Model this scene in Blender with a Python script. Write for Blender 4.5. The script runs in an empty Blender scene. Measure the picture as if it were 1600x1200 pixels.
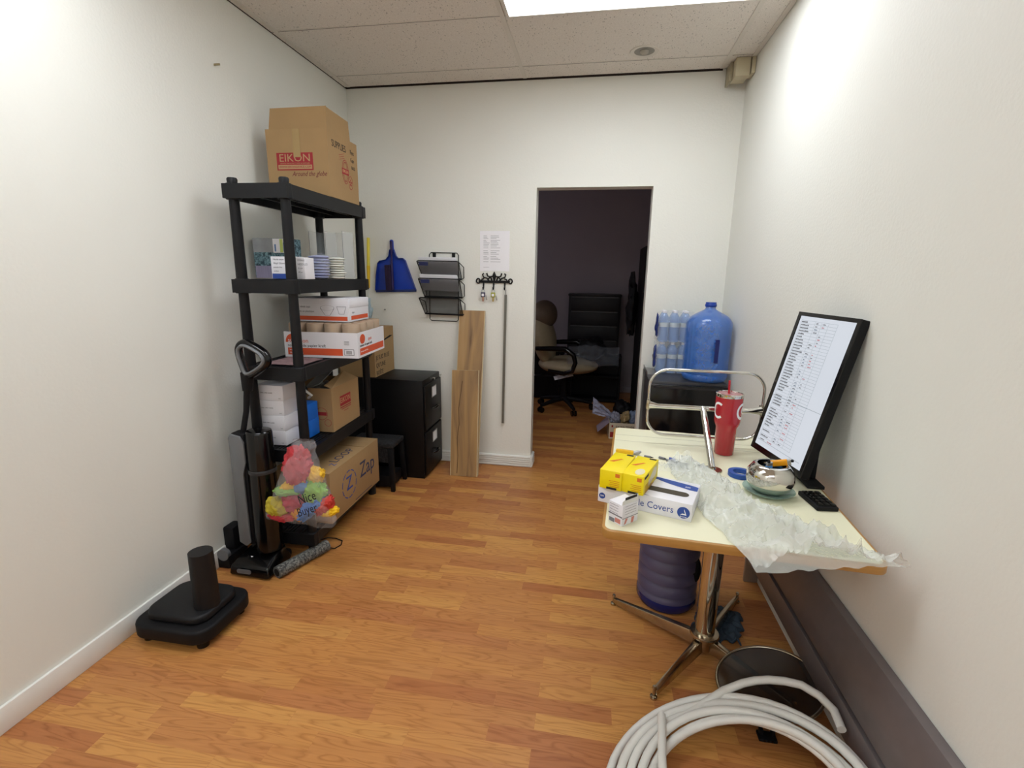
import bpy, bmesh, math, random
from mathutils import Vector, Matrix, noise
random.seed(7)
SC = bpy.context.scene
COL = SC.collection
PI = math.pi

# ------------------------------------------------------------------ camera
cam_d = bpy.data.cameras.new('camera')
cam = bpy.data.objects.new('camera', cam_d); COL.objects.link(cam)
cam_d.sensor_width = 36.0; cam_d.lens = 766.94 / 1600 * 36; cam_d.clip_start = 0.02
_X = Vector((0.98576, -0.05048, 0.16045)); _Y = Vector((0.16738, 0.21144, -0.96298)); _Z = Vector((0.01469, 0.97609, 0.21687))
_Z.normalize(); _Y = (_Y - _Z * _Y.dot(_Z)).normalized(); _X = _Y.cross(_Z)
cam.matrix_world = Matrix(((*_X, 0), (*_Y, 0), (*_Z, 1.45), (0, 0, 0, 1)))
SC.camera = cam

# ------------------------------------------------------------------ world / exposure
w = bpy.data.worlds.new('world'); SC.world = w; w.use_nodes = True
w.node_tree.nodes['Background'].inputs[0].default_value = (0.6, 0.65, 0.7, 1)
w.node_tree.nodes['Background'].inputs[1].default_value = 0.2
SC.view_settings.view_transform = 'Standard'; SC.view_settings.look = 'None'
SC.view_settings.gamma = 1.0; SC.view_settings.use_curve_mapping = False
SC.view_settings.exposure = 0.06
LAMP = 9.5          # radiance of the fluorescent diffusers
OFFICE_FILL = 0.95      # radiance of the glowing pane added as office fill

# ------------------------------------------------------------------ materials
def lin(h):
    h = h.lstrip('#'); o = []
    for i in (0, 2, 4):
        c = int(h[i:i+2], 16) / 255
        o.append(c / 12.92 if c <= 0.04045 else ((c + 0.055) / 1.055) ** 2.4)
    return (*o, 1)

def M(name, col, rough=0.5, metal=0.0, var=0.06, scale=25.0, bump=0.0, bscale=None, trans=0.0, alpha=1.0, ior=1.45, emis=0.0, coat=0.0, spec=0.5, stretch=None):
    m = bpy.data.materials.new(name); m.use_nodes = True
    nt = m.node_tree; b = nt.nodes['Principled BSDF']
    c = lin(col) if isinstance(col, str) else col
    tc = nt.nodes.new('ShaderNodeTexCoord'); mp = nt.nodes.new('ShaderNodeMapping')
    nt.links.new(tc.outputs['Object'], mp.inputs[0])
    if stretch: mp.inputs['Scale'].default_value = stretch
    nz = nt.nodes.new('ShaderNodeTexNoise'); nz.inputs['Scale'].default_value = scale; nz.inputs['Detail'].default_value = 4
    nt.links.new(mp.outputs[0], nz.inputs['Vector'])
    mx = nt.nodes.new('ShaderNodeMix'); mx.data_type = 'RGBA'
    mx.inputs[6].default_value = tuple(max(0, v * (1 - var * 1.6)) for v in c[:3]) + (1,)
    mx.inputs[7].default_value = tuple(min(1, v * (1 + var)) for v in c[:3]) + (1,)
    nt.links.new(nz.outputs['Fac'], mx.inputs[0]); nt.links.new(mx.outputs[2], b.inputs['Base Color'])
    b.inputs['Roughness'].default_value = rough; b.inputs['Metallic'].default_value = metal
    b.inputs['IOR'].default_value = ior; b.inputs['Transmission Weight'].default_value = trans
    b.inputs['Alpha'].default_value = alpha; b.inputs['Coat Weight'].default_value = coat
    b.inputs['Specular IOR Level'].default_value = spec
    if emis:
        b.inputs['Emission Color'].default_value = c; b.inputs['Emission Strength'].default_value = emis
    if bump:
        bp = nt.nodes.new('ShaderNodeBump'); bp.inputs['Strength'].default_value = bump; bp.inputs['Distance'].default_value = 0.01
        n2 = nt.nodes.new('ShaderNodeTexNoise'); n2.inputs['Scale'].default_value = bscale or scale * 2; n2.inputs['Detail'].default_value = 5
        nt.links.new(mp.outputs[0], n2.inputs['Vector']); nt.links.new(n2.outputs['Fac'], bp.inputs['Height'])
        nt.links.new(bp.outputs[0], b.inputs['Normal'])
    return m

def ramp(nt, stops):
    r = nt.nodes.new('ShaderNodeValToRGB'); e = r.color_ramp.elements
    e[0].position, e[0].color = stops[0][0], stops[0][1]; e[1].position, e[1].color = stops[-1][0], stops[-1][1]
    for p, c in stops[1:-1]:
        n = e.new(p); n.color = c
    return r

def mat_floor():
    m = bpy.data.materials.new('cherry_laminate'); m.use_nodes = True; nt = m.node_tree; b = nt.nodes['Principled BSDF']
    L = nt.links.new; N = nt.nodes.new
    tc = N('ShaderNodeTexCoord')
    def brick(bw, rh, off, seed):
        br = N('ShaderNodeTexBrick'); br.inputs['Scale'].default_value = 1; br.inputs['Brick Width'].default_value = bw
        br.inputs['Row Height'].default_value = rh; br.inputs['Mortar Size'].default_value = 0.0006; br.inputs['Mortar Smooth'].default_value = 0.1
        br.offset = off; br.offset_frequency = 2; br.squash = 0.72; br.squash_frequency = 3
        br.inputs['Color1'].default_value = (0, 0, 0, 1); br.inputs['Color2'].default_value = (1, 1, 1, 1); br.inputs['Mortar'].default_value = (0.35, 0.35, 0.35, 1)
        mp = N('ShaderNodeMapping'); mp.inputs['Location'].default_value = (seed, seed * 0.37, 0)
        L(tc.outputs['Object'], mp.inputs[0]); L(mp.outputs[0], br.inputs['Vector']); return br
    br = brick(0.40, 0.065, 0.37, 0.13)
    cr = ramp(nt, [(0.0, lin('#a96a3e')), (0.3, lin('#b87d47')), (0.55, lin('#bd8248')), (0.8, lin('#c8914f')), (1.0, lin('#ae7044'))])
    L(br.outputs['Color'], cr.inputs[0])
    # grain, displaced per strip
    mu = N('ShaderNodeVectorMath'); mu.operation = 'SCALE'; mu.inputs[3].default_value = 37.0; L(br.outputs['Color'], mu.inputs[0])
    ad = N('ShaderNodeVectorMath'); ad.operation = 'ADD'; L(tc.outputs['Object'], ad.inputs[0]); L(mu.outputs[0], ad.inputs[1])
    mp = N('ShaderNodeMapping'); mp.inputs['Scale'].default_value = (1.3, 12, 1); L(ad.outputs[0], mp.inputs[0])
    n1 = N('ShaderNodeTexNoise'); n1.inputs['Scale'].default_value = 2.2; n1.inputs['Detail'].default_value = 1.5; n1.inputs['Distortion'].default_value = 0.5; L(mp.outputs[0], n1.inputs['Vector'])
    ml = N('ShaderNodeMath'); ml.operation = 'MULTIPLY'; ml.inputs[1].default_value = 8; L(n1.outputs['Fac'], ml.inputs[0])
    fr = N('ShaderNodeMath'); fr.operation = 'FRACT'; L(ml.outputs[0], fr.inputs[0])
    rg = ramp(nt, [(0.0, (0.66, 0.56, 0.47, 1)), (0.3, (1, 1, 1, 1)), (0.8, (1.0, 1.0, 1.0, 1)), (1.0, (0.76, 0.69, 0.62, 1))]); L(fr.outputs[0], rg.inputs[0])
    n2 = N('ShaderNodeTexNoise'); n2.inputs['Scale'].default_value = 3; n2.inputs['Detail'].default_value = 8
    mp2 = N('ShaderNodeMapping'); mp2.inputs['Scale'].default_value = (2, 40, 1); L(ad.outputs[0], mp2.inputs[0]); L(mp2.outputs[0], n2.inputs['Vector'])
    rg2 = ramp(nt, [(0.3, (0.91, 0.90, 0.88, 1)), (0.7, (1.05, 1.05, 1.05, 1))]); L(n2.outputs['Fac'], rg2.inputs[0])
    m1 = N('ShaderNodeMix'); m1.data_type = 'RGBA'; m1.blend_type = 'MULTIPLY'; m1.inputs[0].default_value = 0.7; L(cr.outputs[0], m1.inputs[6]); L(rg.outputs[0], m1.inputs[7])
    m2 = N('ShaderNodeMix'); m2.data_type = 'RGBA'; m2.blend_type = 'MULTIPLY'; m2.inputs[0].default_value = 1.0; L(m1.outputs[2], m2.inputs[6]); L(rg2.outputs[0], m2.inputs[7])
    L(m2.outputs[2], b.inputs['Base Color'])
    n3 = N('ShaderNodeTexNoise'); n3.inputs['Scale'].default_value = 4; n3.inputs['Detail'].default_value = 3; L(tc.outputs['Object'], n3.inputs['Vector'])
    rr = ramp(nt, [(0.3, (0.34, 0.34, 0.34, 1)), (0.7, (0.5, 0.5, 0.5, 1))]); L(n3.outputs['Fac'], rr.inputs[0]); L(rr.outputs[0], b.inputs['Roughness'])
    b.inputs['Specular IOR Level'].default_value = 0.4
    bp = N('ShaderNodeBump'); bp.inputs['Strength'].default_value = 0.08; bp.inputs['Distance'].default_value = 0.002; L(n2.outputs['Fac'], bp.inputs['Height']); L(bp.outputs[0], b.inputs['Normal'])
    return m

def mat_wall(name, col):
    m = M(name, col, rough=0.6, var=0.025, scale=1.6, bump=0.12, bscale=90)
    return m

def mat_ceiling():
    m = bpy.data.materials.new('acoustic_tile'); m.use_nodes = True; nt = m.node_tree; b = nt.nodes['Principled BSDF']
    L = nt.links.new; N = nt.nodes.new
    tc = N('ShaderNodeTexCoord')
    v = N('ShaderNodeTexVoronoi'); v.inputs['Scale'].default_value = 62; v.inputs['Randomness'].default_value = 1
    mp = N('ShaderNodeMapping'); mp.inputs['Scale'].default_value = (1.2, 0.55, 1); mp.inputs['Rotation'].default_value = (0, 0, 0.3)
    L(tc.outputs['Object'], mp.inputs[0]); L(mp.outputs[0], v.inputs['Vector'])
    n = N('ShaderNodeTexNoise'); n.inputs['Scale'].default_value = 14; L(tc.outputs['Object'], n.inputs['Vector'])
    mu = N('ShaderNodeMath'); mu.operation = 'MULTIPLY'; mu.inputs[1].default_value = 0.36; L(n.outputs['Fac'], mu.inputs[0])
    lt = N('ShaderNodeMath'); lt.operation = 'LESS_THAN'; L(v.outputs['Distance'], lt.inputs[0]); L(mu.outputs[0], lt.inputs[1])
    n2 = N('ShaderNodeTexNoise'); n2.inputs['Scale'].default_value = 160; L(tc.outputs['Object'], n2.inputs['Vector'])
    cr = ramp(nt, [(0.3, lin('#d6cfc6')), (0.7, lin('#e6e0d8'))]); L(n2.outputs['Fac'], cr.inputs[0])
    mx = N('ShaderNodeMix'); mx.data_type = 'RGBA'; mf = N('ShaderNodeMath'); mf.operation = 'MULTIPLY'; mf.inputs[1].default_value = 0.5; L(lt.outputs[0], mf.inputs[0]); L(mf.outputs[0], mx.inputs[0])
    L(cr.outputs[0], mx.inputs[6]); mx.inputs[7].default_value = lin('#7c7870')
    L(mx.outputs[2], b.inputs['Base Color']); b.inputs['Roughness'].default_value = 0.9
    return m

def mat_oak():
    m = bpy.data.materials.new('rustic_oak_plank'); m.use_nodes = True; nt = m.node_tree; b = nt.nodes['Principled BSDF']
    L = nt.links.new; N = nt.nodes.new
    tc = N('ShaderNodeTexCoord'); mp = N('ShaderNodeMapping'); mp.inputs['Scale'].default_value = (9, 9, 0.9); L(tc.outputs['Object'], mp.inputs[0])
    n = N('ShaderNodeTexNoise'); n.inputs['Scale'].default_value = 1.6; n.inputs['Detail'].default_value = 6; n.inputs['Distortion'].default_value = 0.8; L(mp.outputs[0], n.inputs['Vector'])
    cr = ramp(nt, [(0.28, lin('#6e5336')), (0.42, lin('#94744d')), (0.55, lin('#a88454')), (0.75, lin('#b8966a'))]); L(n.outputs['Fac'], cr.inputs[0])
    L(cr.outputs[0], b.inputs['Base Color']); b.inputs['Roughness'].default_value = 0.45
    return m

def mat_speckle(name, a, c, scale=60):
    m = bpy.data.materials.new(name); m.use_nodes = True; nt = m.node_tree; b = nt.nodes['Principled BSDF']
    L = nt.links.new; N = nt.nodes.new
    tc = N('ShaderNodeTexCoord'); v = N('ShaderNodeTexNoise'); v.inputs['Scale'].default_value = scale; v.inputs['Detail'].default_value = 8; v.inputs['Roughness'].default_value = 0.8; L(tc.outputs['Object'], v.inputs['Vector'])
    cr = ramp(nt, [(0.44, lin(a)), (0.58, lin(c))]); L(v.outputs['Fac'], cr.inputs[0]); L(cr.outputs[0], b.inputs['Base Color']); b.inputs['Roughness'].default_value = 0.7
    bp = N('ShaderNodeBump'); bp.inputs['Strength'].default_value = 0.5; bp.inputs['Distance'].default_value = 0.004; L(v.outputs['Fac'], bp.inputs['Height']); L(bp.outputs[0], b.inputs['Normal'])
    return m

def mat_mesh(name, col, scale=420, fill=0.5):
    """woven wire mesh: real holes by a procedural grid"""
    m = bpy.data.materials.new(name); m.use_nodes = True; nt = m.node_tree; b = nt.nodes['Principled BSDF']
    L = nt.links.new; N = nt.nodes.new
    tc = N('ShaderNodeTexCoord'); sp = N('ShaderNodeSeparateXYZ'); L(tc.outputs['Object'], sp.inputs[0])
    outs = []
    for ax in ('X', 'Z'):
        mu = N('ShaderNodeMath'); mu.operation = 'MULTIPLY'; mu.inputs[1].default_value = scale; L(sp.outputs[ax], mu.inputs[0])
        fr = N('ShaderNodeMath'); fr.operation = 'FRACT'; L(mu.outputs[0], fr.inputs[0])
        lt = N('ShaderNodeMath'); lt.operation = 'LESS_THAN'; lt.inputs[1].default_value = fill; L(fr.outputs[0], lt.inputs[0]); outs.append(lt)
    mx = N('ShaderNodeMath'); mx.operation = 'MAXIMUM'; L(outs[0].outputs[0], mx.inputs[0]); L(outs[1].outputs[0], mx.inputs[1])
    L(mx.outputs[0], b.inputs['Alpha']); b.inputs['Base Color'].default_value = lin(col); b.inputs['Roughness'].default_value = 0.5
    return m

def mat_rag(name, a, c):
    return M(name, a, rough=0.8, var=0.12, scale=30, bump=0.4, bscale=40)

FLOOR = mat_floor(); CEIL = mat_ceiling(); OAK = mat_oak()
WALL = mat_wall('warm_white_paint', '#e8e8e0'); OFFW = mat_wall('office_grey_paint', '#a49ca2')
WHITE = M('white_gloss_trim', '#e9e8e2', rough=0.35, var=0.02)
TBAR = M('white_ceiling_bar', '#d6d0c6', rough=0.5, var=0.03)
DIFF = M('lamp_diffuser', '#f4f9ff', emis=LAMP, var=0.0)
BLKP = M('black_shelf_plastic', '#131417', rough=0.5, spec=0.35, var=0.15, scale=40, bump=0.1, bscale=300)
BLKG = M('black_gloss_plastic', '#070708', rough=0.14, var=0.1)
BLKM = M('black_matte_plastic', '#0d0d10', rough=0.6, spec=0.3, var=0.15)
BLKC = M('black_painted_steel', '#08080a', rough=0.42, spec=0.3, var=0.2, bump=0.05, bscale=200)
GRYP = M('silver_grey_plastic', '#6c6e70', rough=0.4, var=0.05)
CARD = M('kraft_cardboard', '#a3845b', rough=0.85, var=0.06, scale=8, bump=0.08, bscale=60)
CARDI = M('kraft_cardboard_inside', '#94754b', rough=0.9, var=0.06, scale=8)
REDI = M('red_carton_ink', '#99272c', rough=0.7, var=0.05)
REDL = M('light_red_carton_ink', '#b4706a', rough=0.7, var=0.05)
NAVY = M('navy_carton_ink', '#2b3556', rough=0.7, var=0.05)
BLUEI = M('blue_carton_ink', '#2d4a96', rough=0.6, var=0.04)
INK = M('black_ink', '#1b1a1a', rough=0.7, var=0.05)
GRYI = M('grey_ink', '#77767c', rough=0.7, var=0.05)
WCARD = M('white_carton', '#e2e1e6', rough=0.6, var=0.02, scale=6)
ORNG = M('orange_carton_ink', '#d4552f', rough=0.6, var=0.04)
KRAFT = M('kraft_paper_roll', '#a88a68', rough=0.8, var=0.08, scale=5, stretch=(1, 1, 12))
PAPER = M('white_paper', '#f0eff2', rough=0.8, var=0.01)
CHROME = M('chrome', '#d4d2cc', rough=0.08, metal=1.0, var=0.02)
CHROMD = M('worn_chrome', '#b5ab97', rough=0.22, metal=1.0, var=0.12, scale=60)
STEEL = M('brushed_steel', '#a8a8a8', rough=0.35, metal=0.9, var=0.1)
CREAM = M('cream_laminate', '#e9e6c8', rough=0.3, var=0.02, scale=3)
OAKE = M('golden_oak_edge', '#b08142', rough=0.4, var=0.12, scale=12, stretch=(1, 1, 8))
JUGB = M('blue_jug_plastic', '#2a70cc', rough=0.08, var=0.03, alpha=0.60, coat=0.8)
JUGC = M('blue_cap', '#1c3f9a', rough=0.35, var=0.05)
PET = M('clear_bottle_plastic', '#86aee6', rough=0.05, var=0.05, alpha=0.42, coat=1.0)
FILM = M('clear_plastic_film', '#e8eef4', rough=0.08, var=0.02, alpha=0.13, coat=1.0, bump=0.8, bscale=14)
BAGF = M('clear_bag_plastic', '#dfe3ea', rough=0.12, var=0.02, alpha=0.16, bump=0.6, bscale=18)
POLY = M('milky_plastic_bag', '#eef2ec', rough=0.10, var=0.03, scale=6, alpha=0.38, bump=1.0, bscale=22, coat=1.0)
ACRY = M('clear_acrylic', '#dfe6ea', rough=0.03, var=0.0, alpha=0.13)
ACRE = M('acrylic_edge', '#7d7d80', rough=0.1, var=0.0, alpha=0.7)
REDT = M('red_tumbler_enamel', '#b0232f', rough=0.25, var=0.04, coat=0.4)
YEL = M('yellow_carton', '#f0d800', rough=0.45, var=0.03)
YELP = M('yellow_plastic', '#e6bd12', rough=0.35, var=0.05)
HOSE = M('white_plastic_hose', '#e0dfd8', rough=0.38, var=0.03)
BLUP = M('blue_dustpan_plastic', '#1f3fa8', rough=0.3, var=0.1)
PURP = M('dark_purple_plastic', '#2b1f55', rough=0.4, var=0.1)
BRIS = M('dark_bristles', '#2a1c38', rough=0.9, var=0.3, scale=120)
LEATH = M('tan_leather', '#a39478', rough=0.55, var=0.08, bump=0.2, bscale=80)
LEATD = M('brown_leather', '#6b5a4a', rough=0.55, var=0.1, bump=0.2, bscale=80)
BEIGE = M('beige_plastic', '#bdb396', rough=0.5, var=0.04)
HEAT = M('grey_brown_steel', '#7a7272', rough=0.4, var=0.08, metal=0.3)
TEALC = mat_speckle('teal_leaf_print', '#16323f', '#7fa3ad', 60)
MAUV = M('mauve_carton', '#8b86a0', rough=0.6, var=0.2, scale=8, stretch=(25, 25, 1))
GRYC = M('grey_cloud_print', '#9a9da0', rough=0.6, var=0.2, scale=20)
DARK = M('dark_void', '#0a0a0a', rough=0.9)

# ------------------------------------------------------------------ mesh builder
class MB:
    def __init__(s): s.v = []; s.f = []; s.e = None
    def add(s, vs, fs, Mx=None):
        o = len(s.v)
        s.v += [tuple((Mx @ Vector(v)) if Mx is not None else v) for v in vs]
        s.f += [tuple(i + o for i in f) for f in fs]; return s
    def box(s, lo, hi, Mx=None):
        x0, y0, z0 = lo; x1, y1, z1 = hi
        return s.add([(x0, y0, z0), (x1, y0, z0), (x1, y1, z0), (x0, y1, z0), (x0, y0, z1), (x1, y0, z1), (x1, y1, z1), (x0, y1, z1)],
                     [(0, 3, 2, 1), (4, 5, 6, 7), (0, 1, 5, 4), (1, 2, 6, 5), (2, 3, 7, 6), (3, 0, 4, 7)], Mx)
    def bc(s, c, size, Mx=None):
        return s.box([c[i] - size[i] / 2 for i in range(3)], [c[i] + size[i] / 2 for i in range(3)], Mx)
    def hull8(s, a, b, Mx=None):   # two quads a (bottom), b (top)
        return s.add(list(a) + list(b), [(0, 3, 2, 1), (4, 5, 6, 7), (0, 1, 5, 4), (1, 2, 6, 5), (2, 3, 7, 6), (3, 0, 4, 7)], Mx)
    def prism(s, poly, z0, z1, Mx=None):
        n = len(poly)
        vs = [(x, y, z0) for x, y in poly] + [(x, y, z1) for x, y in poly]
        fs = [tuple(range(n - 1, -1, -1)), tuple(range(n, 2 * n))] + [(i, (i + 1) % n, n + (i + 1) % n, n + i) for i in range(n)]
        return s.add(vs, fs, Mx)
    def tube(s, pts, r, seg=10, closed=False, Mx=None, up=(0, 0, 1), flat=1.0):
        P = [Vector(p) for p in pts]; n = len(P); R = r if isinstance(r, (list, tuple)) else [r] * n
        vs = []; fs = []; nrm = None
        for i in range(n):
            a = P[(i - 1) % n] if (closed or i > 0) else P[i]; b = P[(i + 1) % n] if (closed or i < n - 1) else P[i]
            t = (b - a).normalized()
            if nrm is None:
                u = Vector(up)
                if abs(u.dot(t)) > 0.95: u = Vector((1, 0, 0))
                nrm = (u - t * u.dot(t)).normalized()
            else:
                nrm = (nrm - t * nrm.dot(t)).normalized()
            bi = t.cross(nrm)
            for k in range(seg):
                an = 2 * PI * k / seg
                vs.append(P[i] + nrm * (math.cos(an) * R[i] * flat) + bi * (math.sin(an) * R[i]))
        for i in range(n if closed else n - 1):
            j = (i + 1) % n
            for k in range(seg):
                l = (k + 1) % seg
                fs.append((i * seg + k, i * seg + l, j * seg + l, j * seg + k))
        if not closed:
            fs.append(tuple(range(seg - 1, -1, -1))); fs.append(tuple((n - 1) * seg + k for k in range(seg)))
        return s.add(vs, fs, Mx)
    def cyl(s, a, b, r, seg=20, r2=None, Mx=None): return s.tube([a, b], [r, r if r2 is None else r2], seg, False, Mx)
    def lathe(s, prof, seg=32, Mx=None, cap=True):
        vs = []; fs = []; n = len(prof)
        for r, z in prof:
            for k in range(seg): vs.append((r * math.cos(2 * PI * k / seg), r * math.sin(2 * PI * k / seg), z))
        for i in range(n - 1):
            for k in range(seg):
                l = (k + 1) % seg; fs.append((i * seg + k, i * seg + l, (i + 1) * seg + l, (i + 1) * seg + k))
        if cap:
            fs.append(tuple(range(seg - 1, -1, -1))); fs.append(tuple((n - 1) * seg + k for k in range(seg)))
        return s.add(vs, fs, Mx)
    def grid(s, fn, nu, nv, Mx=None):
        vs = [fn(i / nu, j / nv) for j in range(nv + 1) for i in range(nu + 1)]
        fs = [(j * (nu + 1) + i, j * (nu + 1) + i + 1, (j + 1) * (nu + 1) + i + 1, (j + 1) * (nu + 1) + i) for j in range(nv) for i in range(nu)]
        return s.add(vs, fs, Mx)
    def blob(s, c, r, amp=0.15, freq=12.0, seed=0.0, nu=36, nv=22, Mx=None, fold=0.0, rot=0.0):
        vs = []; fs = []; c = Vector(c); Rm = Matrix.Rotation(rot, 3, 'Y')
        for j in range(nv + 1):
            th = PI * j / nv
            for i in range(nu):
                ph = 2 * PI * i / nu
                d = Vector((math.sin(th) * math.cos(ph), math.sin(th) * math.sin(ph), math.cos(th)))
                q = Vector((d.x * r[0], d.y * r[1], d.z * r[2])) * freq + Vector((seed, seed * 2, -seed))
                k = 1 + amp * noise.noise(q) * 2 + fold * (abs(noise.noise(q * 2.1)) - 0.2)
                vs.append(c + Rm @ Vector((d.x * r[0] * k, d.y * r[1] * k, d.z * r[2] * k)))
        for j in range(nv):
            for i in range(nu):
                l = (i + 1) % nu; fs.append((j * nu + i, (j + 1) * nu + i, (j + 1) * nu + l, j * nu + l))
        return s.add(vs, fs, Mx)
    def text(s, string, size, Mx, depth=0.0003, align='CENTER', shear=0.0, wid=1.0, space=1.0):
        cu = bpy.data.curves.new('lettering', 'FONT'); cu.body = string; cu.size = size; cu.align_x = align; cu.align_y = 'CENTER'
        cu.extrude = depth; cu.shear = shear; cu.resolution_u = 2; cu.space_character = space
        o = bpy.data.objects.new('lettering', cu); COL.objects.link(o)
        dg = bpy.context.evaluated_depsgraph_get(); me = bpy.data.meshes.new_from_object(o.evaluated_get(dg))
        s.add([(v.co.x * wid, v.co.y, v.co.z) for v in me.vertices], [tuple(p.vertices) for p in me.polygons], Mx)
        bpy.data.objects.remove(o); bpy.data.curves.remove(cu); bpy.data.meshes.remove(me); return s
    def rect(s, u0, v0, u1, v1, Mx, t=0.0003): return s.box((u0, v0, 0), (u1, v1, t), Mx)
    def disc(s, u, v, r, Mx, t=0.0003, seg=32, ry=None): return s.prism([(u + r * math.cos(2 * PI * k / seg), v + (ry or r) * math.sin(2 * PI * k / seg)) for k in range(seg)], 0, t, Mx)
    def ring(s, u, v, r, w_, Mx, t=0.0003, seg=40, ry=None, dash=0):
        ry = ry or r
        for k in range(seg):
            if dash and k % dash == 0: continue
            a, b = 2 * PI * k / seg, 2 * PI * (k + 1) / seg
            ki = (r - w_) / r
            q = [(u + r * math.cos(a), v + ry * math.sin(a)), (u + r * math.cos(b), v + ry * math.sin(b)), (u + ki * r * math.cos(b), v + ki * ry * math.sin(b)), (u + ki * r * math.cos(a), v + ki * ry * math.sin(a))]
            s.prism(q, 0, t, Mx)
        return s
    def build(s, name, mat, parent=None, bevel=0.0, smooth=False, seg=2, loc=None, merge=False):
        me = bpy.data.meshes.new(name); me.from_pydata([tuple(v) for v in s.v], [], s.f)
        bm = bmesh.new(); bm.from_mesh(me)
        if merge: bmesh.ops.remove_doubles(bm, verts=bm.verts, dist=1e-5)
        bmesh.ops.recalc_face_normals(bm, faces=bm.faces)
        if bevel:
            es = [e for e in bm.edges if len(e.link_faces) == 2 and e.calc_face_angle(0) > 0.5]
            bmesh.ops.bevel(bm, geom=es, offset=bevel, segments=seg, profile=0.5, affect='EDGES', clamp_overlap=True)
        for f in bm.faces: f.smooth = smooth or bool(bevel)
        if smooth or bevel:
            for e in bm.edges:
                if len(e.link_faces) == 2 and e.calc_face_angle(0) > (0.9 if smooth else 0.6): e.smooth = False
        bm.to_mesh(me); bm.free(); me.materials.append(mat)
        o = bpy.data.objects.new(name, me); COL.objects.link(o)
        if parent: o.parent = parent
        if loc: o.location = loc
        return o

def tag(o, label=None, cat=None, group=None, kind=None):
    if label: o['label'] = label
    if cat: o['category'] = cat
    if group: o['group'] = group
    if kind: o['kind'] = kind
    return o
def thing(name, label, cat, loc=(0, 0, 0), rz=0.0, group=None, rot=None):
    o = bpy.data.objects.new(name, None); COL.objects.link(o); o.empty_display_size = 0.05
    o.location = loc; o.rotation_euler = rot or (0, 0, rz); return tag(o, label, cat, group)
def struct(o): o['kind'] = 'structure'; return o
def kids(o): return [c for c in bpy.data.objects if c.parent == o]
def dup(o, loc, rz=None, label=None, parent=None):
    c = o.copy(); COL.objects.link(c)
    if parent: c.parent = parent
    else:
        c.location = loc
        if rz is not None: c.rotation_euler = (0, 0, rz)
        if label: c['label'] = label
    for ch in kids(o): dup(ch, None, parent=c)
    return c
def T(x, y, z): return Matrix.Translation((x, y, z))
def faceM(side, w_, d, h, eps=0.0004):
    """frame on a face of a box w x d x h standing on z=0 centred in x,y: u right, v up, n out; origin at face centre"""
    if side == 'near': X, Y, Z, o = (1, 0, 0), (0, 0, 1), (0, -1, 0), (0, -d / 2 - eps, h / 2)
    if side == 'far': X, Y, Z, o = (-1, 0, 0), (0, 0, 1), (0, 1, 0), (0, d / 2 + eps, h / 2)
    if side == 'right': X, Y, Z, o = (0, 1, 0), (0, 0, 1), (1, 0, 0), (w_ / 2 + eps, 0, h / 2)
    if side == 'left': X, Y, Z, o = (0, -1, 0), (0, 0, 1), (-1, 0, 0), (-w_ / 2 - eps, 0, h / 2)
    if side == 'top': X, Y, Z, o = (1, 0, 0), (0, 1, 0), (0, 0, 1), (0, 0, h + eps)
    return Matrix(((X[0], Y[0], Z[0], o[0]), (X[1], Y[1], Z[1], o[1]), (X[2], Y[2], Z[2], o[2]), (0, 0, 0, 1)))
def rrect(w_, h, r, n=6):
    p = []
    for cx, cy, a0 in ((w_ / 2 - r, h / 2 - r, 0), (-w_ / 2 + r, h / 2 - r, PI / 2), (-w_ / 2 + r, -h / 2 + r, PI), (w_ / 2 - r, -h / 2 + r, 1.5 * PI)):
        for k in range(n + 1): a = a0 + PI / 2 * k / n; p.append((cx + r * math.cos(a), cy + r * math.sin(a)))
    return p
def hollow(mb, w_, d, h, t=0.004):
    mb.box((-w_ / 2, -d / 2, 0), (w_ / 2, d / 2, t))
    mb.box((-w_ / 2, -d / 2, t), (-w_ / 2 + t, d / 2, h)); mb.box((w_ / 2 - t, -d / 2, t), (w_ / 2, d / 2, h))
    mb.box((-w_ / 2 + t, -d / 2, t), (w_ / 2 - t, -d / 2 + t, h)); mb.box((-w_ / 2 + t, d / 2 - t, t), (w_ / 2 - t, d / 2, h)); return mb

# ------------------------------------------------------------------ the setting
XL, XR, YB, YF, ZC, TH = -1.80, 0.845, 3.55, -2.6, 2.705, 0.12
DX0, DX1, DZ = -0.439, 0.336, 2.036
OX0, OX1, OY = -2.0, 0.95, 6.28
struct(MB().box((-2.3, YF - 0.2, -0.1), (1.3, OY + 0.2, 0)).build('floor', FLOOR))
struct(MB().box((XL - 0.1, YF, 0), (XL, YB + TH, 2.95)).build('wall_left', WALL))
struct(MB().box((XR, YF, 0), (XR + 0.1, YB, 2.95)).build('wall_right', WALL))
struct(MB().box((XL - 0.1, YF - 0.1, 0), (XR + 0.1, YF, 2.95)).build('wall_front', WALL))
bk = MB(); bk.box((XL, YB, 0), (DX0, YB + TH, 2.95)); bk.box((DX1, YB, 0), (XR + 0.1, YB + TH, 2.95)); bk.box((DX0, YB, DZ), (DX1, YB + TH, 2.95))
struct(bk.build('wall_back', WALL))
struct(MB().box((XL, YF, 2.9), (XR, YB, 2.95)).build('ceiling', DARK)); 
cl = MB().box((XL + 0.006, YF, ZC), (XR - 0.002, YB - 0.030, ZC + 0.012))
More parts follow.
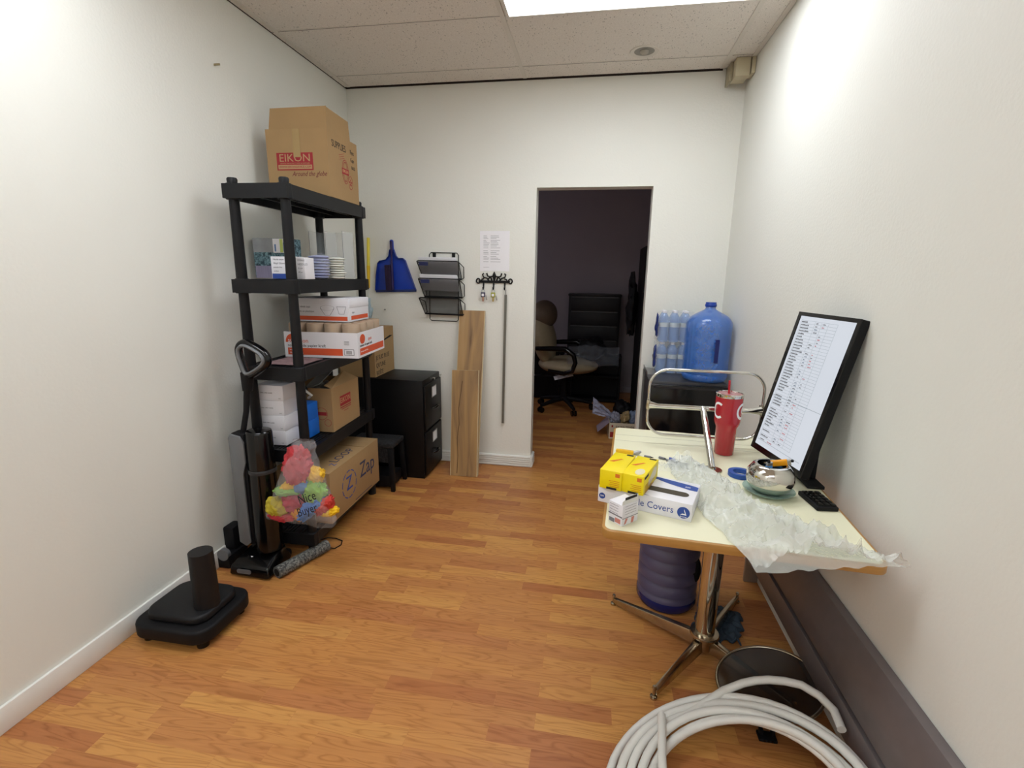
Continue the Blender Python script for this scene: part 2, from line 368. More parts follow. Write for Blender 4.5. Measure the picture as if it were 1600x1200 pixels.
# openings for lamps are covered by the fixtures themselves
struct(cl.build('ceiling', CEIL))
g = MB()
for x in (XL + 0.035, -0.53, 0.69): g.box((x - 0.012, YF, ZC - 0.003), (x + 0.012, YB - 0.032, ZC))
y = 3.33
while y > YF: g.box((XL + 0.01, y - 0.003, ZC - 0.0015), (XR - 0.004, y + 0.003, ZC)); y -= 0.61
g.box((XR - 0.028, YF, ZC - 0.004), (XR - 0.002, YB - 0.032, ZC))
struct(g.build('trim_1', TBAR))
struct(MB().box((XL + 0.001, YB - 0.006, ZC - 0.003), (0.70, YB - 0.0005, ZC + 0.14)).box((XL + 0.0005, 1.0, ZC - 0.002), (XL + 0.005, YB - 0.007, ZC + 0.1)).build('gap_shade_strip', M('dark_brown_gap_shade', '#2e241d', rough=0.9)))  # dark strips colour in the shade of the ceiling-to-wall gaps
gd = MB(); y = 3.33
while y > YF: gd.box((XL + 0.01, y + 0.003, ZC - 0.002), (XR - 0.03, y + 0.0055, ZC)); y -= 0.61
struct(gd.build('trim_2', M('ceiling_joint_shadow_gap', '#4a443c', rough=0.9)))
# office behind the opening
struct(MB().box((OX0 - 0.1, YB + TH, 0), (OX0, OY, 2.9)).build('wall_office_left', OFFW))
struct(MB().box((OX1, YB + TH, 0), (OX1 + 0.1, OY, 2.9)).build('wall_office_right', OFFW))
struct(MB().box((OX0 - 0.1, OY, 0), (OX1 + 0.1, OY + 0.1, 2.9)).build('wall_office_back', OFFW))
struct(MB().box((OX0 - 0.1, YB + TH, 2.7), (OX1 + 0.1, OY + 0.1, 2.8)).build('ceiling', OFFW))
struct(MB().box((0.0, OY - 0.012, 0), (OX1, OY - 0.0005, 0.08)).build('baseboard_office', OFFW, bevel=0.003))
wn = struct(MB().box((OX0 + 0.0005, 4.3, 0.9), (OX0 + 0.012, 5.5, 2.1)).build('office_fill_pane', M('added_fill_glow', '#e6ddec', emis=OFFICE_FILL, var=0.03)))  # glowing pane with frame, added out of view to brighten the office
fm = MB(); fm.box((OX0 + 0.0005, 4.24, 0.84), (OX0 + 0.03, 4.30, 2.16)); fm.box((OX0 + 0.0005, 5.50, 0.84), (OX0 + 0.03, 5.56, 2.16)); fm.box((OX0 + 0.0005, 4.30, 0.84), (OX0 + 0.03, 5.50, 0.90)); fm.box((OX0 + 0.0005, 4.30, 2.10), (OX0 + 0.03, 5.50, 2.16)); fm.build('fill_pane_frame', WHITE, wn)
# ribbed white baseboard
def ribbed(mb, x0, x1, y0, y1):
    mb.box((x0, y0, 0), (x1, y1, 0.088))
    sx = 1 if x1 - x0 > y1 - y0 else 0
    for k in range(5):
        z = 0.006 + k * 0.0165
        if sx: mb.box((x0, y0 - 0.006, z), (x1, y0, z + 0.011))
        else: mb.box((x1, y0, z), (x1 + 0.006, y1, z + 0.011))
b_ = MB(); ribbed(b_, XL, DX0, YB - 0.012, YB); ribbed(b_, DX0, DX0 + 0.012, YB - 0.012, YB + TH)
struct(b_.build('baseboard_back', WHITE, bevel=0.0015))
struct(MB().box((XL, YF, 0), (XL + 0.012, YB - 0.02, 0.09)).build('baseboard_left', WHITE, bevel=0.003))
struct(MB().box((DX1, YB - 0.012, 0), (XR, YB, 0.088)).build('baseboard_back_right', WHITE, bevel=0.003))

# ------------------------------------------------------------------ ceiling fittings
def troffer(x0, x1, y0, y1, label):
    cx, cy = (x0 + x1) / 2, (y0 + y1) / 2; W, D = x1 - x0, y1 - y0
    t = thing('ceiling_light', label, 'ceiling light', (cx, cy, ZC), group='fluorescent ceiling troffers')
    f = MB(); b = 0.018
    f.box((-W / 2, -D / 2, -0.008), (W / 2, -D / 2 + b, -0.0005)); f.box((-W / 2, D / 2 - b, -0.008), (W / 2, D / 2, -0.0005))
    f.box((-W / 2, -D / 2 + b, -0.008), (-W / 2 + b, D / 2 - b, -0.0005)); f.box((W / 2 - b, -D / 2 + b, -0.008), (W / 2, D / 2 - b, -0.0005))
    f.build('frame', TBAR, t, bevel=0.001)
    MB().box((-W / 2 + b, -D / 2 + b, -0.005), (W / 2 - b, D / 2 - b, -0.001)).build('diffuser', DIFF, t)
    return t
tl = troffer(-0.512, 0.672, 2.135, 2.74, 'long fluorescent ceiling panel nearest the back wall')
dup(tl, (0.08, -0.91, ZC), label='fluorescent ceiling panel behind the viewer on the right, away from the back wall')
dup(tl, (-1.14, 1.12, ZC), label='unseen fill light panel added over the left side of the room')  # extra lamp put in to lift the left wall
dup(tl, (-1.14, -1.52, ZC), label='unseen fill light panel added farthest behind the viewer, near the front wall')  # extra lamp put in behind the camera for more fill
t = thing('recessed_light', 'round unlit recessed ceiling light between the bright panel and the back wall', 'ceiling light', (0.20, 3.22, ZC))
MB().lathe([(0.056, -0.001), (0.072, -0.004), (0.080, -0.004), (0.082, -0.0005)], 40, cap=False).build('trim_ring', TBAR, t, smooth=True)
MB().lathe([(0.0575, -0.0012), (0.045, -0.0009), (0.001, -0.0008)], 40).build('reflector', M('dull_reflector', '#86827a', rough=0.35, metal=0.6), t, smooth=True)
MB().lathe([(0.026, -0.0015), (0.024, -0.010), (0.012, -0.017), (0.001, -0.018)], 24).build('bulb', M('bulb_glass', '#a9a59a', rough=0.25), t, smooth=True)
t = thing('junction_box', 'beige square box under the ceiling in the back right corner', 'utility box', (0.785, 3.42, 2.603))
MB().box((-0.050, -0.06, 0), (0.030, 0.07, 0.100)).build('housing', BEIGE, t, bevel=0.004)
MB().box((0.036, -0.065, 0.012), (0.057, 0.03, 0.100)).build('side_bracket', BEIGE, t, bevel=0.002)
MB().box((-0.068, 0.0, -0.004), (-0.051, 0.11, 0.099)).build('back_plate', M('tan_plastic', '#a0967c'), t, bevel=0.002)

# ------------------------------------------------------------------ shelving unit
SX0, SX1, SY0, SY1 = -1.672, -1.362, 2.075, 2.895
TOPS = [1.83, 1.412, 1.0, 0.585, 0.135]; RIM = 0.062
sh = thing('shelving_unit', 'tall black plastic five-tier shelving unit against the left wall', 'shelving unit', (SX0, SY0, 0), rz=0.035)
W, D = SX1 - SX0, SY1 - SY0
PX, PY = (0.030, W - 0.030), (0.035, D - 0.035)
for z in TOPS:
    m = MB(); t_ = 0.014
    m.box((0, 0, z - RIM), (W, t_, z)); m.box((0, D - t_, z - RIM), (W, D, z)); m.box((0, t_, z - RIM), (t_, D - t_, z)); m.box((W - t_, t_, z - RIM), (W, D - t_, z))
    x = 0.026
    while x < W - 0.02: m.box((x - 0.0055, t_, z - 0.012), (x + 0.0055, D - t_, z - 0.002)); x += 0.0185
    for yy in (0.10, 0.26, 0.41, 0.56, 0.72): m.box((t_, yy - 0.010, z - 0.03), (W - t_, yy + 0.010, z - 0.003))
    for xx in (W / 3, 2 * W / 3): m.box((xx - 0.008, t_, z - 0.045), (xx + 0.008, D - t_, z - 0.0025))
    for px in PX:
        for py in PY: m.lathe([(0.032, z - RIM - 0.003), (0.034, z - RIM + 0.004), (0.031, z), (0.029, z + 0.003)], 20, T(px, py, 0))
    m.build('shelf', BLKP, sh, bevel=0.0)
for px in PX:
    for py in PY:
        m = MB(); zs = [0.0] + sorted(z for z in TOPS[1:]) + [1.858]
        prof = []
        for a, b in zip(zs[:-1], zs[1:]): prof += [(0.0245, a + 0.001), (0.0215, b - 0.02)]
        prof += [(0.0225, 1.852), (0.019, 1.858)]
        m.lathe(prof, 18, T(px, py, 0)).build('post', BLKP, sh, smooth=True)

# ------------------------------------------------------------------ cartons
def scribble(mb, Mx, pts, r=0.0012): mb.tube([(p[0], p[1], 0.0004) for p in pts], r, 5, False, Mx, up=(0, 0, 1))

# EIKON box on top
w_, d_, h_ = 0.335, 0.34, 0.325
t = thing('cardboard_box', 'big open cardboard box with upright flaps on the top shelf', 'box', (-1.555, 2.66, TOPS[0] + 0.004), rz=0.03)
hollow(MB(), w_, d_, h_).build('body', CARD, t)
fl = MB(); fl.hull8([(-w_ / 2 + 0.008, -d_ / 2 + 0.014, h_ - 0.02), (w_ / 2 - 0.006, -d_ / 2 + 0.014, h_ - 0.02), (w_ / 2 - 0.006, -d_ / 2 + 0.018, h_ - 0.02), (-w_ / 2 + 0.008, -d_ / 2 + 0.018, h_ - 0.02)],
                    [(-w_ / 2 + 0.02, -d_ / 2 + 0.026, h_ + 0.105), (w_ / 2 - 0.01, -d_ / 2 + 0.026, h_ + 0.11), (w_ / 2 - 0.01, -d_ / 2 + 0.03, h_ + 0.11), (-w_ / 2 + 0.02, -d_ / 2 + 0.03, h_ + 0.105)])
fl.build('flap', CARD, t)
fl = MB(); fl.hull8([(w_ / 2 - 0.016, -d_ / 2 + 0.02, h_ - 0.02), (w_ / 2 - 0.012, -d_ / 2 + 0.02, h_ - 0.02), (w_ / 2 - 0.012, d_ / 2 - 0.05, h_ - 0.02), (w_ / 2 - 0.016, d_ / 2 - 0.05, h_ - 0.02)],
                    [(w_ / 2 - 0.020, -d_ / 2 + 0.03, h_ + 0.11), (w_ / 2 - 0.016, -d_ / 2 + 0.03, h_ + 0.11), (w_ / 2 - 0.016, d_ / 2 - 0.06, h_ + 0.105), (w_ / 2 - 0.020, d_ / 2 - 0.06, h_ + 0.105)])
fl.build('flap', CARD, t)
N_ = faceM('near', w_, d_, h_); R_ = faceM('right', w_, d_, h_)
MB().rect(-0.115, -0.035, 0.085, 0.05, N_).build('printed_panel', REDI, t)
m = MB(); N2 = N_ @ T(0, 0, 0.0004)
m.text('EIKON', 0.052, N2 @ T(-0.015, 0.023, 0), wid=1.12); m.text('DEVICE MANUFACTURER & SUPPLIER', 0.0085, N2 @ T(-0.015, -0.002, 0), wid=1.15)
m.rect(-0.108, -0.029, 0.078, -0.009, N2); m.build('printed_lettering', M('kraft_knockout', '#b29068', rough=0.85), t)
MB().text('WWW.EIKONDEVICE.COM', 0.0145, N_ @ T(-0.015, -0.019, 0.0009), wid=1.0).build('printed_web_address', REDI, t)
MB().text('Around the globe', 0.034, N_ @ T(0.06, -0.053, 0), shear=0.4, wid=0.78).build('printed_script', M('dark_red_marker', '#6d2426'), t)
m = MB(); m.ring(0.015, -0.01, 0.038, 0.0022, R_, ry=0.062); m.ring(0.015, -0.01, 0.030, 0.0012, R_, ry=0.052); m.ring(0.073, -0.058, 0.024, 0.002, R_, ry=0.036)
m.ring(0.015, -0.01, 0.018, 0.001, R_, ry=0.05); m.rect(-0.025, -0.024, 0.055, 0.006, R_)
for k in range(3): m.add([(-0.052, 0.040 + k * 0.011, 0), (0.012, 0.058 + k * 0.011, 0), (0.012, 0.060 + k * 0.011, 0), (-0.052, 0.042 + k * 0.011, 0)], [(0, 1, 2, 3)], R_)
for k in range(5):
    a = PI / 2 + 2 * PI * k / 5; m.add([(0.073, -0.058, 0), (0.073 + 0.016 * math.cos(a - 0.35), -0.058 + 0.016 * math.sin(a - 0.35), 0), (0.073 + 0.02 * math.cos(a), -0.058 + 0.02 * math.sin(a), 0), (0.073 + 0.016 * math.cos(a + 0.35), -0.058 + 0.016 * math.sin(a + 0.35), 0)], [(0, 1, 2, 3)], R_)
m.build('printed_emblem', REDI, t)
MB().text('EIKON', 0.022, R_ @ T(0.015, -0.009, 0.0004)).build('emblem_lettering', M('kraft_knockout_pale', '#d2ab78', rough=0.85), t)
MB().text('SUPPLIES', 0.048, R_ @ T(-0.045, 0.105, 0), shear=-0.15, wid=0.85).text('Pens', 0.035, R_ @ T(0.105, 0.105, 0), wid=0.7).text('Cups', 0.03, R_ @ T(0.105, 0.065, 0), wid=0.7).text('BAGS', 0.026, R_ @ T(0.115, 0.025, 0), wid=0.7).build('marker_writing', INK, t)
MB().box((-0.02, -d_ / 2 - 0.0012, 0.19), (0.02, -d_ / 2 - 0.0008, h_)).build('packing_tape', M('tan_packing_tape', '#a5895a', rough=0.25), t)

# smaller EIKON box on the fourth shelf
w_, d_, h_ = 0.25, 0.33, 0.245
t = thing('cardboard_box', 'open cardboard box stuffed with grey packaging on the fourth shelf', 'box', (-1.518, 2.545, TOPS[3] + 0.004), rz=0.035)
hollow(MB(), w_, d_, h_).build('body', CARD, t)
N_ = faceM('near', w_, d_, h_); R_ = faceM('right', w_, d_, h_)
MB().rect(-0.075, 0.0, 0.055, 0.058, R_).rect(-0.075, -0.012, 0.055, -0.006, R_).rect(-0.06, -0.022, 0.055, -0.018, R_).rect(-0.03, -0.036, 0.02, -0.033, R_).build('printed_panel', REDI, t)
MB().text('EIKON', 0.044, R_ @ T(-0.01, 0.03, 0.0004), wid=0.95).build('panel_lettering', M('kraft_knockout_two', '#b98f66', rough=0.85), t)
m = MB().ring(0.06, -0.02, 0.035, 0.002, N_); m.rect(0.03, -0.03, 0.09, -0.01, N_); m.ring(0.095, -0.07, 0.02, 0.002, N_); m.build('printed_emblem', REDI, t)
fl = MB(); fl.hull8([(w_ / 2 - 0.004, -0.16, h_), (w_ / 2, -0.16, h_), (w_ / 2, 0.16, h_), (w_ / 2 - 0.004, 0.16, h_)], [(w_ / 2 - 0.05, -0.15, h_ + 0.012), (w_ / 2 - 0.046, -0.15, h_ + 0.016), (w_ / 2 - 0.056, 0.10, h_ + 0.05), (w_ / 2 - 0.06, 0.10, h_ + 0.046)]); fl.build('flap', CARD, t)
pk = thing('packaging_pile', 'crumpled grey and clear packaging poking out of the open box on the fourth shelf', 'packaging', (-1.525, 2.52, 0.71))
MB().blob((0, 0, 0.02), (0.085, 0.12, 0.105), 0.1, 20, 3, fold=0.15).build('crumpled_film', M('grey_packing_film', '#85827c', rough=0.35, var=0.3, bump=0.8), pk, smooth=True)
MB().box((-0.06, -0.1, 0), (0.05, 0.08, 0.003), Matrix.Translation((0.01, -0.03, 0.15)) @ Matrix.Rotation(-0.35, 4, 'Y') @ Matrix.Rotation(0.25, 4, 'X')).build('sheet', M('grey_card', '#9a9d9c'), pk)
t = thing('black_pouch', 'black bundle of cables behind the white boxes on the fourth shelf', 'bundle', (-1.56, 2.30, TOPS[3] + 0.186)); 
MB().blob((0, 0, 0.06), (0.075, 0.04, 0.05), 0.1, 25, 9, fold=0.2).build('bundle_body', BLKM, t, smooth=True)
MB().tube([(0.06, -0.03, 0.07), (0.10, -0.04, 0.08), (0.12, -0.02, 0.05), (0.09, 0.0, 0.03)], 0.007, 8).build('strap', M('pale_strap', '#b9b8b4'), t, smooth=True)

# JE SUIS PLUS QU'UNE BOITE on the filing cabinet
w_, d_, h_ = 0.265, 0.335, 0.335
t = thing('cardboard_box', 'cardboard box with black French lettering on the black filing cabinet', 'box', (-1.642, 3.358, 0.728))
hollow(MB(), w_, d_, h_ - 0.006).box((-w_ / 2, -d_ / 2, h_ - 0.006), (w_ / 2, d_ / 2, h_)).build('body', CARD, t)
R_ = faceM('right', w_, d_, h_)
m = MB()
for k, s_ in enumerate(('JE SUIS PLUS', "QU'UNE", 'BOÎTE')): m.text(s_, 0.046, R_ @ T(-0.148, -0.035 - k * 0.055, 0), align='LEFT', wid=0.92)
m.build('printed_lettering', INK, t)
m = MB()
for k in range(9): m.rect(-0.02 if k > 5 else 0.01, 0.015 - k * 0.02, 0.155, 0.0165 - k * 0.02, R_)
m.build('printed_lines', M('faint_brown_ink', '#a37f45'), t)
MB().prism([(-0.16, 0.066), (-0.02, 0.082), (0.10, 0.103), (0.15, 0.098), (0.10, 0.088), (-0.04, 0.07)], 0, 0.0004, R_).build('handle_slot', DARK, t)

# Zap box on the lowest shelf
w_, d_, h_ = 0.33, 0.585, 0.285
t = thing('cardboard_box', 'long cardboard box with blue round emblem on the lowest shelf', 'box', (-1.49, 2.495, TOPS[4] + 0.004), rz=0.0)
hollow(MB(), w_, d_, h_ - 0.004).box((-w_ / 2, -d_ / 2, h_ - 0.004), (w_ / 2, d_ / 2, h_)).build('body', CARD, t, bevel=0.0015)
R_ = faceM('right', w_, d_, h_); Tp = faceM('top', w_, d_, h_)
m = MB().text('Zap', 0.135, R_ @ T(0.135, 0.02, 0), wid=0.92).text('LOOP', 0.07, Tp @ T(0.10, -0.03, 0) @ Matrix.Rotation(PI / 2, 4, 'Z'), wid=1.2).rect(-0.03, -0.128, 0.18, -0.124, R_)
m.build('printed_lettering', NAVY, t)
m = MB().ring(-0.09, 0.0, 0.082, 0.006, R_, dash=4); m.text('Z', 0.115, R_ @ T(-0.09, 0.004, 0), wid=1.0).text('Z', 0.05, Tp @ T(0.12, -0.17, 0) @ Matrix.Rotation(PI / 2, 4, 'Z'))
m.build('printed_emblem', BLUEI, t)
MB().box((-0.06, 0.12, h_ + 0.001), (w_ / 2 - 0.01, 0.27, h_ + 0.004), Matrix.Rotation(-0.02, 4, 'X')).build('flap', CARD, t)

# white boxes stacked on the fourth shelf
def small_white(lbl, loc, rz):
    t = thing('white_box', lbl, 'box', loc, rz, 'white flat boxes on the fourth shelf')
    MB().box((-0.075, -0.06, 0), (0.075, 0.06, 0.0765)).build('body', WCARD, t, bevel=0.0015)
    MB().text('FINE LINE CLEAR', 0.0085, faceM('near', 0.15, 0.12, 0.0765) @ T(-0.015, 0.0, 0), wid=1.0).text('Ltd.', 0.008, faceM('near', 0.15, 0.12, 0.0765) @ T(0.055, -0.026, 0)).build('printed_lettering', GRYI, t)
    return t
SW = ['lowest in the stack on the fourth shelf', 'second from the bottom in the fourth shelf stack', 'second from the top in the fourth shelf stack', 'topmost in the stack on the fourth shelf']
wb0 = small_white('flat white box, ' + SW[0], (-1.583, 2.197, TOPS[3] + 0.004), 0.02)
for k in range(1, 4): dup(wb0, (-1.585 + 0.005 * (k % 2), 2.197, TOPS[3] + 0.004 + k * 0.0775), 0.02 + (-0.03, 0.03, 0.0)[k - 1], 'flat white box, ' + SW[k])
bb = tag(MB().box((-0.06, -0.05, 0), (0.06, 0.05, 0.09)).build('blue_box', M('bright_blue_carton', '#1466c8', rough=0.5), bevel=0.001, loc=(-1.52, 2.315, TOPS[3] + 0.004)), 'bright blue box behind the stacked white boxes, lower of the two', 'box', 'blue boxes behind the white boxes')
b2 = bb.copy(); COL.objects.link(b2); b2.location = (-1.522, 2.315, TOPS[3] + 0.0945); b2['label'] = 'bright blue box behind the stacked white boxes, upper of the two'

# tray of kraft rolls on the third shelf, with rolls as things
w_, d_, h_ = 0.405, 0.40, 0.135
t = thing('carton_tray', 'low white carton tray with orange band holding brown paper rolls', 'box', (-1.445, 2.585, TOPS[2] + 0.004), rz=0.08)
hollow(MB(), w_, d_, h_, 0.003).build('tray_body', WCARD, t)
N_ = faceM('near', w_, d_, h_); R_ = faceM('right', w_, d_, h_)
m = MB().rect(-0.185, -0.055, 0.118, -0.018, N_); m.rect(-0.175, -0.055, 0.185, -0.018, R_)
m.prism([(-0.16 + 0.034 * math.cos(a * PI / 16), 0.012 + 0.044 * math.sin(a * PI / 16)) for a in range(17)], 0, 0.0004, N_)
m.prism([(-0.135 + 0.036 * math.cos(a * PI / 8), 0.03 + 0.026 * math.sin(a * PI / 8)) for a in range(16)], 0, 0.0004, R_)
m.text('on', 0.032, N_ @ T(-0.085, 0.02, 0)).text('spun', 0.028, R_ @ T(-0.03, 0.022, 0)); m.build('printed_band', ORNG, t)
m = MB().text('rouleaux de papier kraft', 0.022, N_ @ T(-0.185, -0.005, 0), align='LEFT', wid=0.98).text('rouleaux de papier kraft', 0.02, R_ @ T(-0.175, -0.004, 0), align='LEFT', wid=0.9)
m.ring(0, 0, 0.001, 0.0005, N_); 
for k in range(4): m.rect(0.128, 0.004 + k * 0.006, 0.155, 0.0055 + k * 0.006, N_)
for a in ((0.126, -0.052, 0.18, -0.050), (0.126, -0.022, 0.18, -0.020), (0.126, -0.052, 0.128, -0.02), (0.178, -0.052, 0.18, -0.02)): m.rect(*a, N_)
for k in range(9): m.rect(0.138 + k * 0.0035, -0.046, 0.1395 + k * 0.0035, -0.028, N_)
m.build('printed_lettering', INK, t)
m = MB().text('sun', 0.032, N_ @ T(-0.16, 0.022, 0.0005)).text('kraft paper rolls', 0.011, N_ @ T(-0.175, -0.028, 0.0004), align='LEFT').text('20,3 cm x 107 m', 0.011, N_ @ T(-0.175, -0.045, 0.0004), align='LEFT').text('kraft paper rolls 107 m', 0.011, R_ @ T(-0.165, -0.036, 0.0004), align='LEFT')
m.build('white_lettering', PAPER, t)
rl = thing('paper_roll', 'brown kraft paper roll standing in the white carton tray', 'paper roll', (0, 0, 0), group='brown paper rolls in the white tray')
MB().lathe([(0.045, 0), (0.047, 0.003), (0.047, 0.17), (0.044, 0.176), (0.014, 0.177), (0.013, 0.17)], 28).build('roll_body', KRAFT, rl, smooth=True)
MB().lathe([(0.0475, 0.12), (0.0485, 0.13), (0.0485, 0.165), (0.046, 0.178), (0.015, 0.179)], 28, cap=False).build('shrink_film', FILM, rl, smooth=True)
ca, sa = math.cos(0.08), math.sin(0.08); first = True
for j in range(4):
    for i in range(4):
        lx, ly = -0.148 + i * 0.0985, -0.146 + j * 0.0975
        p = (-1.445 + lx * ca - ly * sa, 2.585 + lx * sa + ly * ca, TOPS[2] + 0.0075)
        if first: rl.location = p; first = False
        else: dup(rl, p)
# box of drinking cups on the rolls
w_, d_, h_ = 0.335, 0.25, 0.125
t = thing('white_box', 'white carton with orange stripe resting on the brown paper rolls', 'box', (-1.475, 2.59, TOPS[2] + 0.1875), rz=0.03)
MB().box((-w_ / 2, -d_ / 2, 0), (w_ / 2, d_ / 2, h_)).build('body', WCARD, t, bevel=0.002)
N_ = faceM('near', w_, d_, h_); R_ = faceM('right', w_, d_, h_)
MB().rect(-0.155, -0.055, 0.158, -0.033, N_).rect(-0.10, -0.052, 0.11, -0.03, R_).build('printed_band', ORNG, t)
m = MB().text('plastic drink cups', 0.014, N_ @ T(-0.15, 0.016, 0), align='LEFT').text('gobelets en plastique', 0.014, N_ @ T(-0.15, -0.008, 0), align='LEFT').text('cups', 0.016, R_ @ T(-0.09, -0.012, 0), align='LEFT'); m.build('printed_lettering', GRYI, t)
m = MB(); m.ring(0.045, 0.012, 0.04, 0.0015, N_, ry=0.014)
for a, b in (((0.006, 0.008), (0.032, -0.028)), ((0.084, 0.008), (0.058, -0.028)), ((0.032, -0.028), (0.058, -0.028)), ((0.1, 0.02), (0.112, -0.02)), ((0.152, 0.02), (0.14, -0.02)), ((0.112, -0.02), (0.14, -0.02)), ((0.1, 0.02), (0.152, 0.02))): scribble(m, N_, [a, b], 0.0008)
m.build('cup_drawing', GRYI, t)
MB().box((-d_ / 2 + 0.004, 0.016, 0), (d_ / 2 - 0.004, h_ / 2 - 0.002, 0.003), R_).build('end_flap', WCARD, t, bevel=0.001)
tag(MB().box((-0.11, -0.10, 0), (0.085, 0.10, 0.004)).text('NOTICE', 0.03, T(-0.01, 0.05, 0.0042)).build('printed_sheet', M('pinkish_printed_card', '#8b6f70', rough=0.6, var=0.5, scale=35), loc=(-1.485, 2.245, TOPS[2] + 0.004)), 'flat pinkish printed card lying on the third shelf before the white tray', 'card')

# second shelf
S2 = TOPS[1] + 0.004
t = thing('tissue_box', 'tall teal leaf-patterned carton at the left of the second shelf', 'box', (-1.66, 2.44, S2))
MB().box((-0.11, -0.06, 0), (0.085, 0.06, 0.20)).build('body', TEALC, t, bevel=0.001)
MB().box((-0.11, -0.0612, 0.13), (0.005, -0.0605, 0.199)).build('cloud_panel', GRYC, t)
MB().box((-0.105, -0.0612, 0.0), (0.0, -0.0605, 0.062)).build('mauve_panel', MAUV, t)
MB().box((0.005, -0.0618, 0.128), (0.084, -0.0605, 0.198)).build('white_panel', PAPER, t)
MB().box((0.045, -0.0628, 0.130), (0.062, -0.0619, 0.196)).build('green_stripe', M('pale_green_ink', '#c9d878'), t)
m = MB()
for k in range(2): m.box((0.014 + k * 0.05, -0.0628, 0.134), (0.022 + k * 0.05, -0.0619, 0.17 + k * 0.008))
m.build('blue_stripe', M('soft_blue_ink', '#5f86b8'), t)
def med_box(name, lbl, loc, w_, d_, h_, lines, band=True):
    t = thing(name, lbl, 'box', loc)
    MB().box((-w_ / 2, -d_ / 2, 0), (w_ / 2, d_ / 2, h_)).build('body', WCARD, t, bevel=0.001)
    N_ = faceM('near', w_, d_, h_)
    if band: MB().rect(-w_ / 2 + 0.003, -h_ / 2, w_ / 2, -h_ / 2 + 0.024, N_).build('blue_band', BLUEI, t)
    m = MB()
    for k, s_ in enumerate(lines): m.text(s_, (0.011, 0.013, 0.009, 0.008)[k % 4], N_ @ T(-w_ / 2 + 0.012, h_ / 2 - 0.014 - k * 0.018, 0), align='LEFT')
    m.build('printed_lettering', GRYI, t); return t
med_box('glove_box', 'white box with blue bottom band on the second shelf behind the front post', (-1.482, 2.235, S2), 0.13, 0.075, 0.104, ('Nitrile exam', 'Vinyl Gloves', 'powder free', 'medium'))
med_box('dressing_box', 'small bright white box at the right of the blue-banded box', (-1.388, 2.225, S2), 0.048, 0.08, 0.100, ('STERILE', 'NEEDLES', '35 mm', '100 pcs'), False)
t = thing('pad_pack', 'plastic pack of bluish pads stacked on the second shelf', 'pad pack', (-1.425, 2.41, S2))
for k in range(7): pass
m = MB()
for k in range(8): m.blob((0.004 * (k % 2), 0, 0.008 + k * 0.0145), (0.055, 0.045, 0.0085), 0.1, 30, k, 20, 8)
m.build('folded_pads', M('bluish_pads', '#a9aed0', rough=0.6, var=0.15), t, smooth=True)
MB().blob((0, 0, 0.062), (0.062, 0.05, 0.066), 0.08, 20, 2).build('wrapper', FILM, t, smooth=True)
t = thing('pad_pack', 'pack of plain white folded pads beside the bluish pads', 'pad pack', (-1.395, 2.52, S2))
m = MB()
for k in range(9): m.blob((0.003 * (k % 3), 0, 0.007 + k * 0.0122), (0.047, 0.05, 0.0072), 0.1, 30, k + 20, 20, 8)
m.build('folded_pads', M('white_pads', '#e4e5dc', rough=0.7, var=0.06), t, smooth=True)
t = thing('acrylic_holder', 'tall clear acrylic holder standing on the second shelf', 'holder', (-1.49, 2.67, S2))
m = MB(); m.box((-0.10, -0.06, 0), (0.10, 0.06, 0.003)); m.box((-0.10, 0.057, 0.003), (0.10, 0.06, 0.255)); m.box((-0.10, -0.06, 0.003), (-0.097, 0.057, 0.255)); m.box((0.097, -0.06, 0.003), (0.10, 0.057, 0.255)); m.box((-0.005, -0.06, 0.003), (-0.002, 0.057, 0.255)); m.box((-0.097, -0.06, 0.003), (0.097, -0.057, 0.12))
m.build('panes', ACRY, t)
m = MB()
for x in (-0.10, -0.0035, 0.0985): m.box((x - 0.001, -0.0612, 0.0), (x + 0.001, -0.060, 0.255))
m.build('edges', ACRE, t)

# hanging bag of coloured cloths
t = thing('plastic_bag', 'clear plastic bag of coloured gloves hanging at the shelf corner', 'bag', (-1.328, 1.930, 0.295))
def bagf(u, v):
    a = u * 2 * PI; z = v * 0.412
    wv = [(0, 0.178), (0.08, 0.18), (0.35, 0.135), (0.62, 0.095), (0.80, 0.060), (0.88, 0.045), (0.93, 0.060), (1.0, 0.052)]
    for k in range(len(wv) - 1):
        if wv[k][0] <= v <= wv[k + 1][0] or k == len(wv) - 2:
            q = (v - wv[k][0]) / (wv[k + 1][0] - wv[k][0]); r = wv[k][1] * (1 - q) + wv[k + 1][1] * q; break
    cx = 0.055 * v
    ry = 0.075 * (0.12 + 0.88 * math.sin(PI * min(1, 0.04 + v * 0.93)))
    n = noise.noise(Vector((math.cos(a) * 2.2, math.sin(a) * 2.2, v * 7))) * 0.012
    return (cx + (r + n) * math.cos(a), (ry + n) * math.sin(a), z + 0.012 * math.sin(a * 2) * (1 - v))
m = MB(); m.grid(bagf, 56, 36); m.build('bag_film', BAGF, t, smooth=True, merge=True)
m = MB()
def bp(px, pz, off=-0.058): return (px + 1.36, off, pz - 0.268)
for k, (s_, x_, z_, sz) in enumerate((('Nice', -1.258, 0.440, 0.062), ('Buyer', -1.262, 0.380, 0.056))):
    m.text(s_, sz, Matrix.Translation(bp(x_, z_, -0.088)) @ Matrix.Rotation(0.4, 4, 'Y').inverted() @ Matrix.Rotation(PI / 2, 4, 'X'), shear=0.2, depth=0.0002, wid=0.8)
m.build('marker_writing', INK, t)
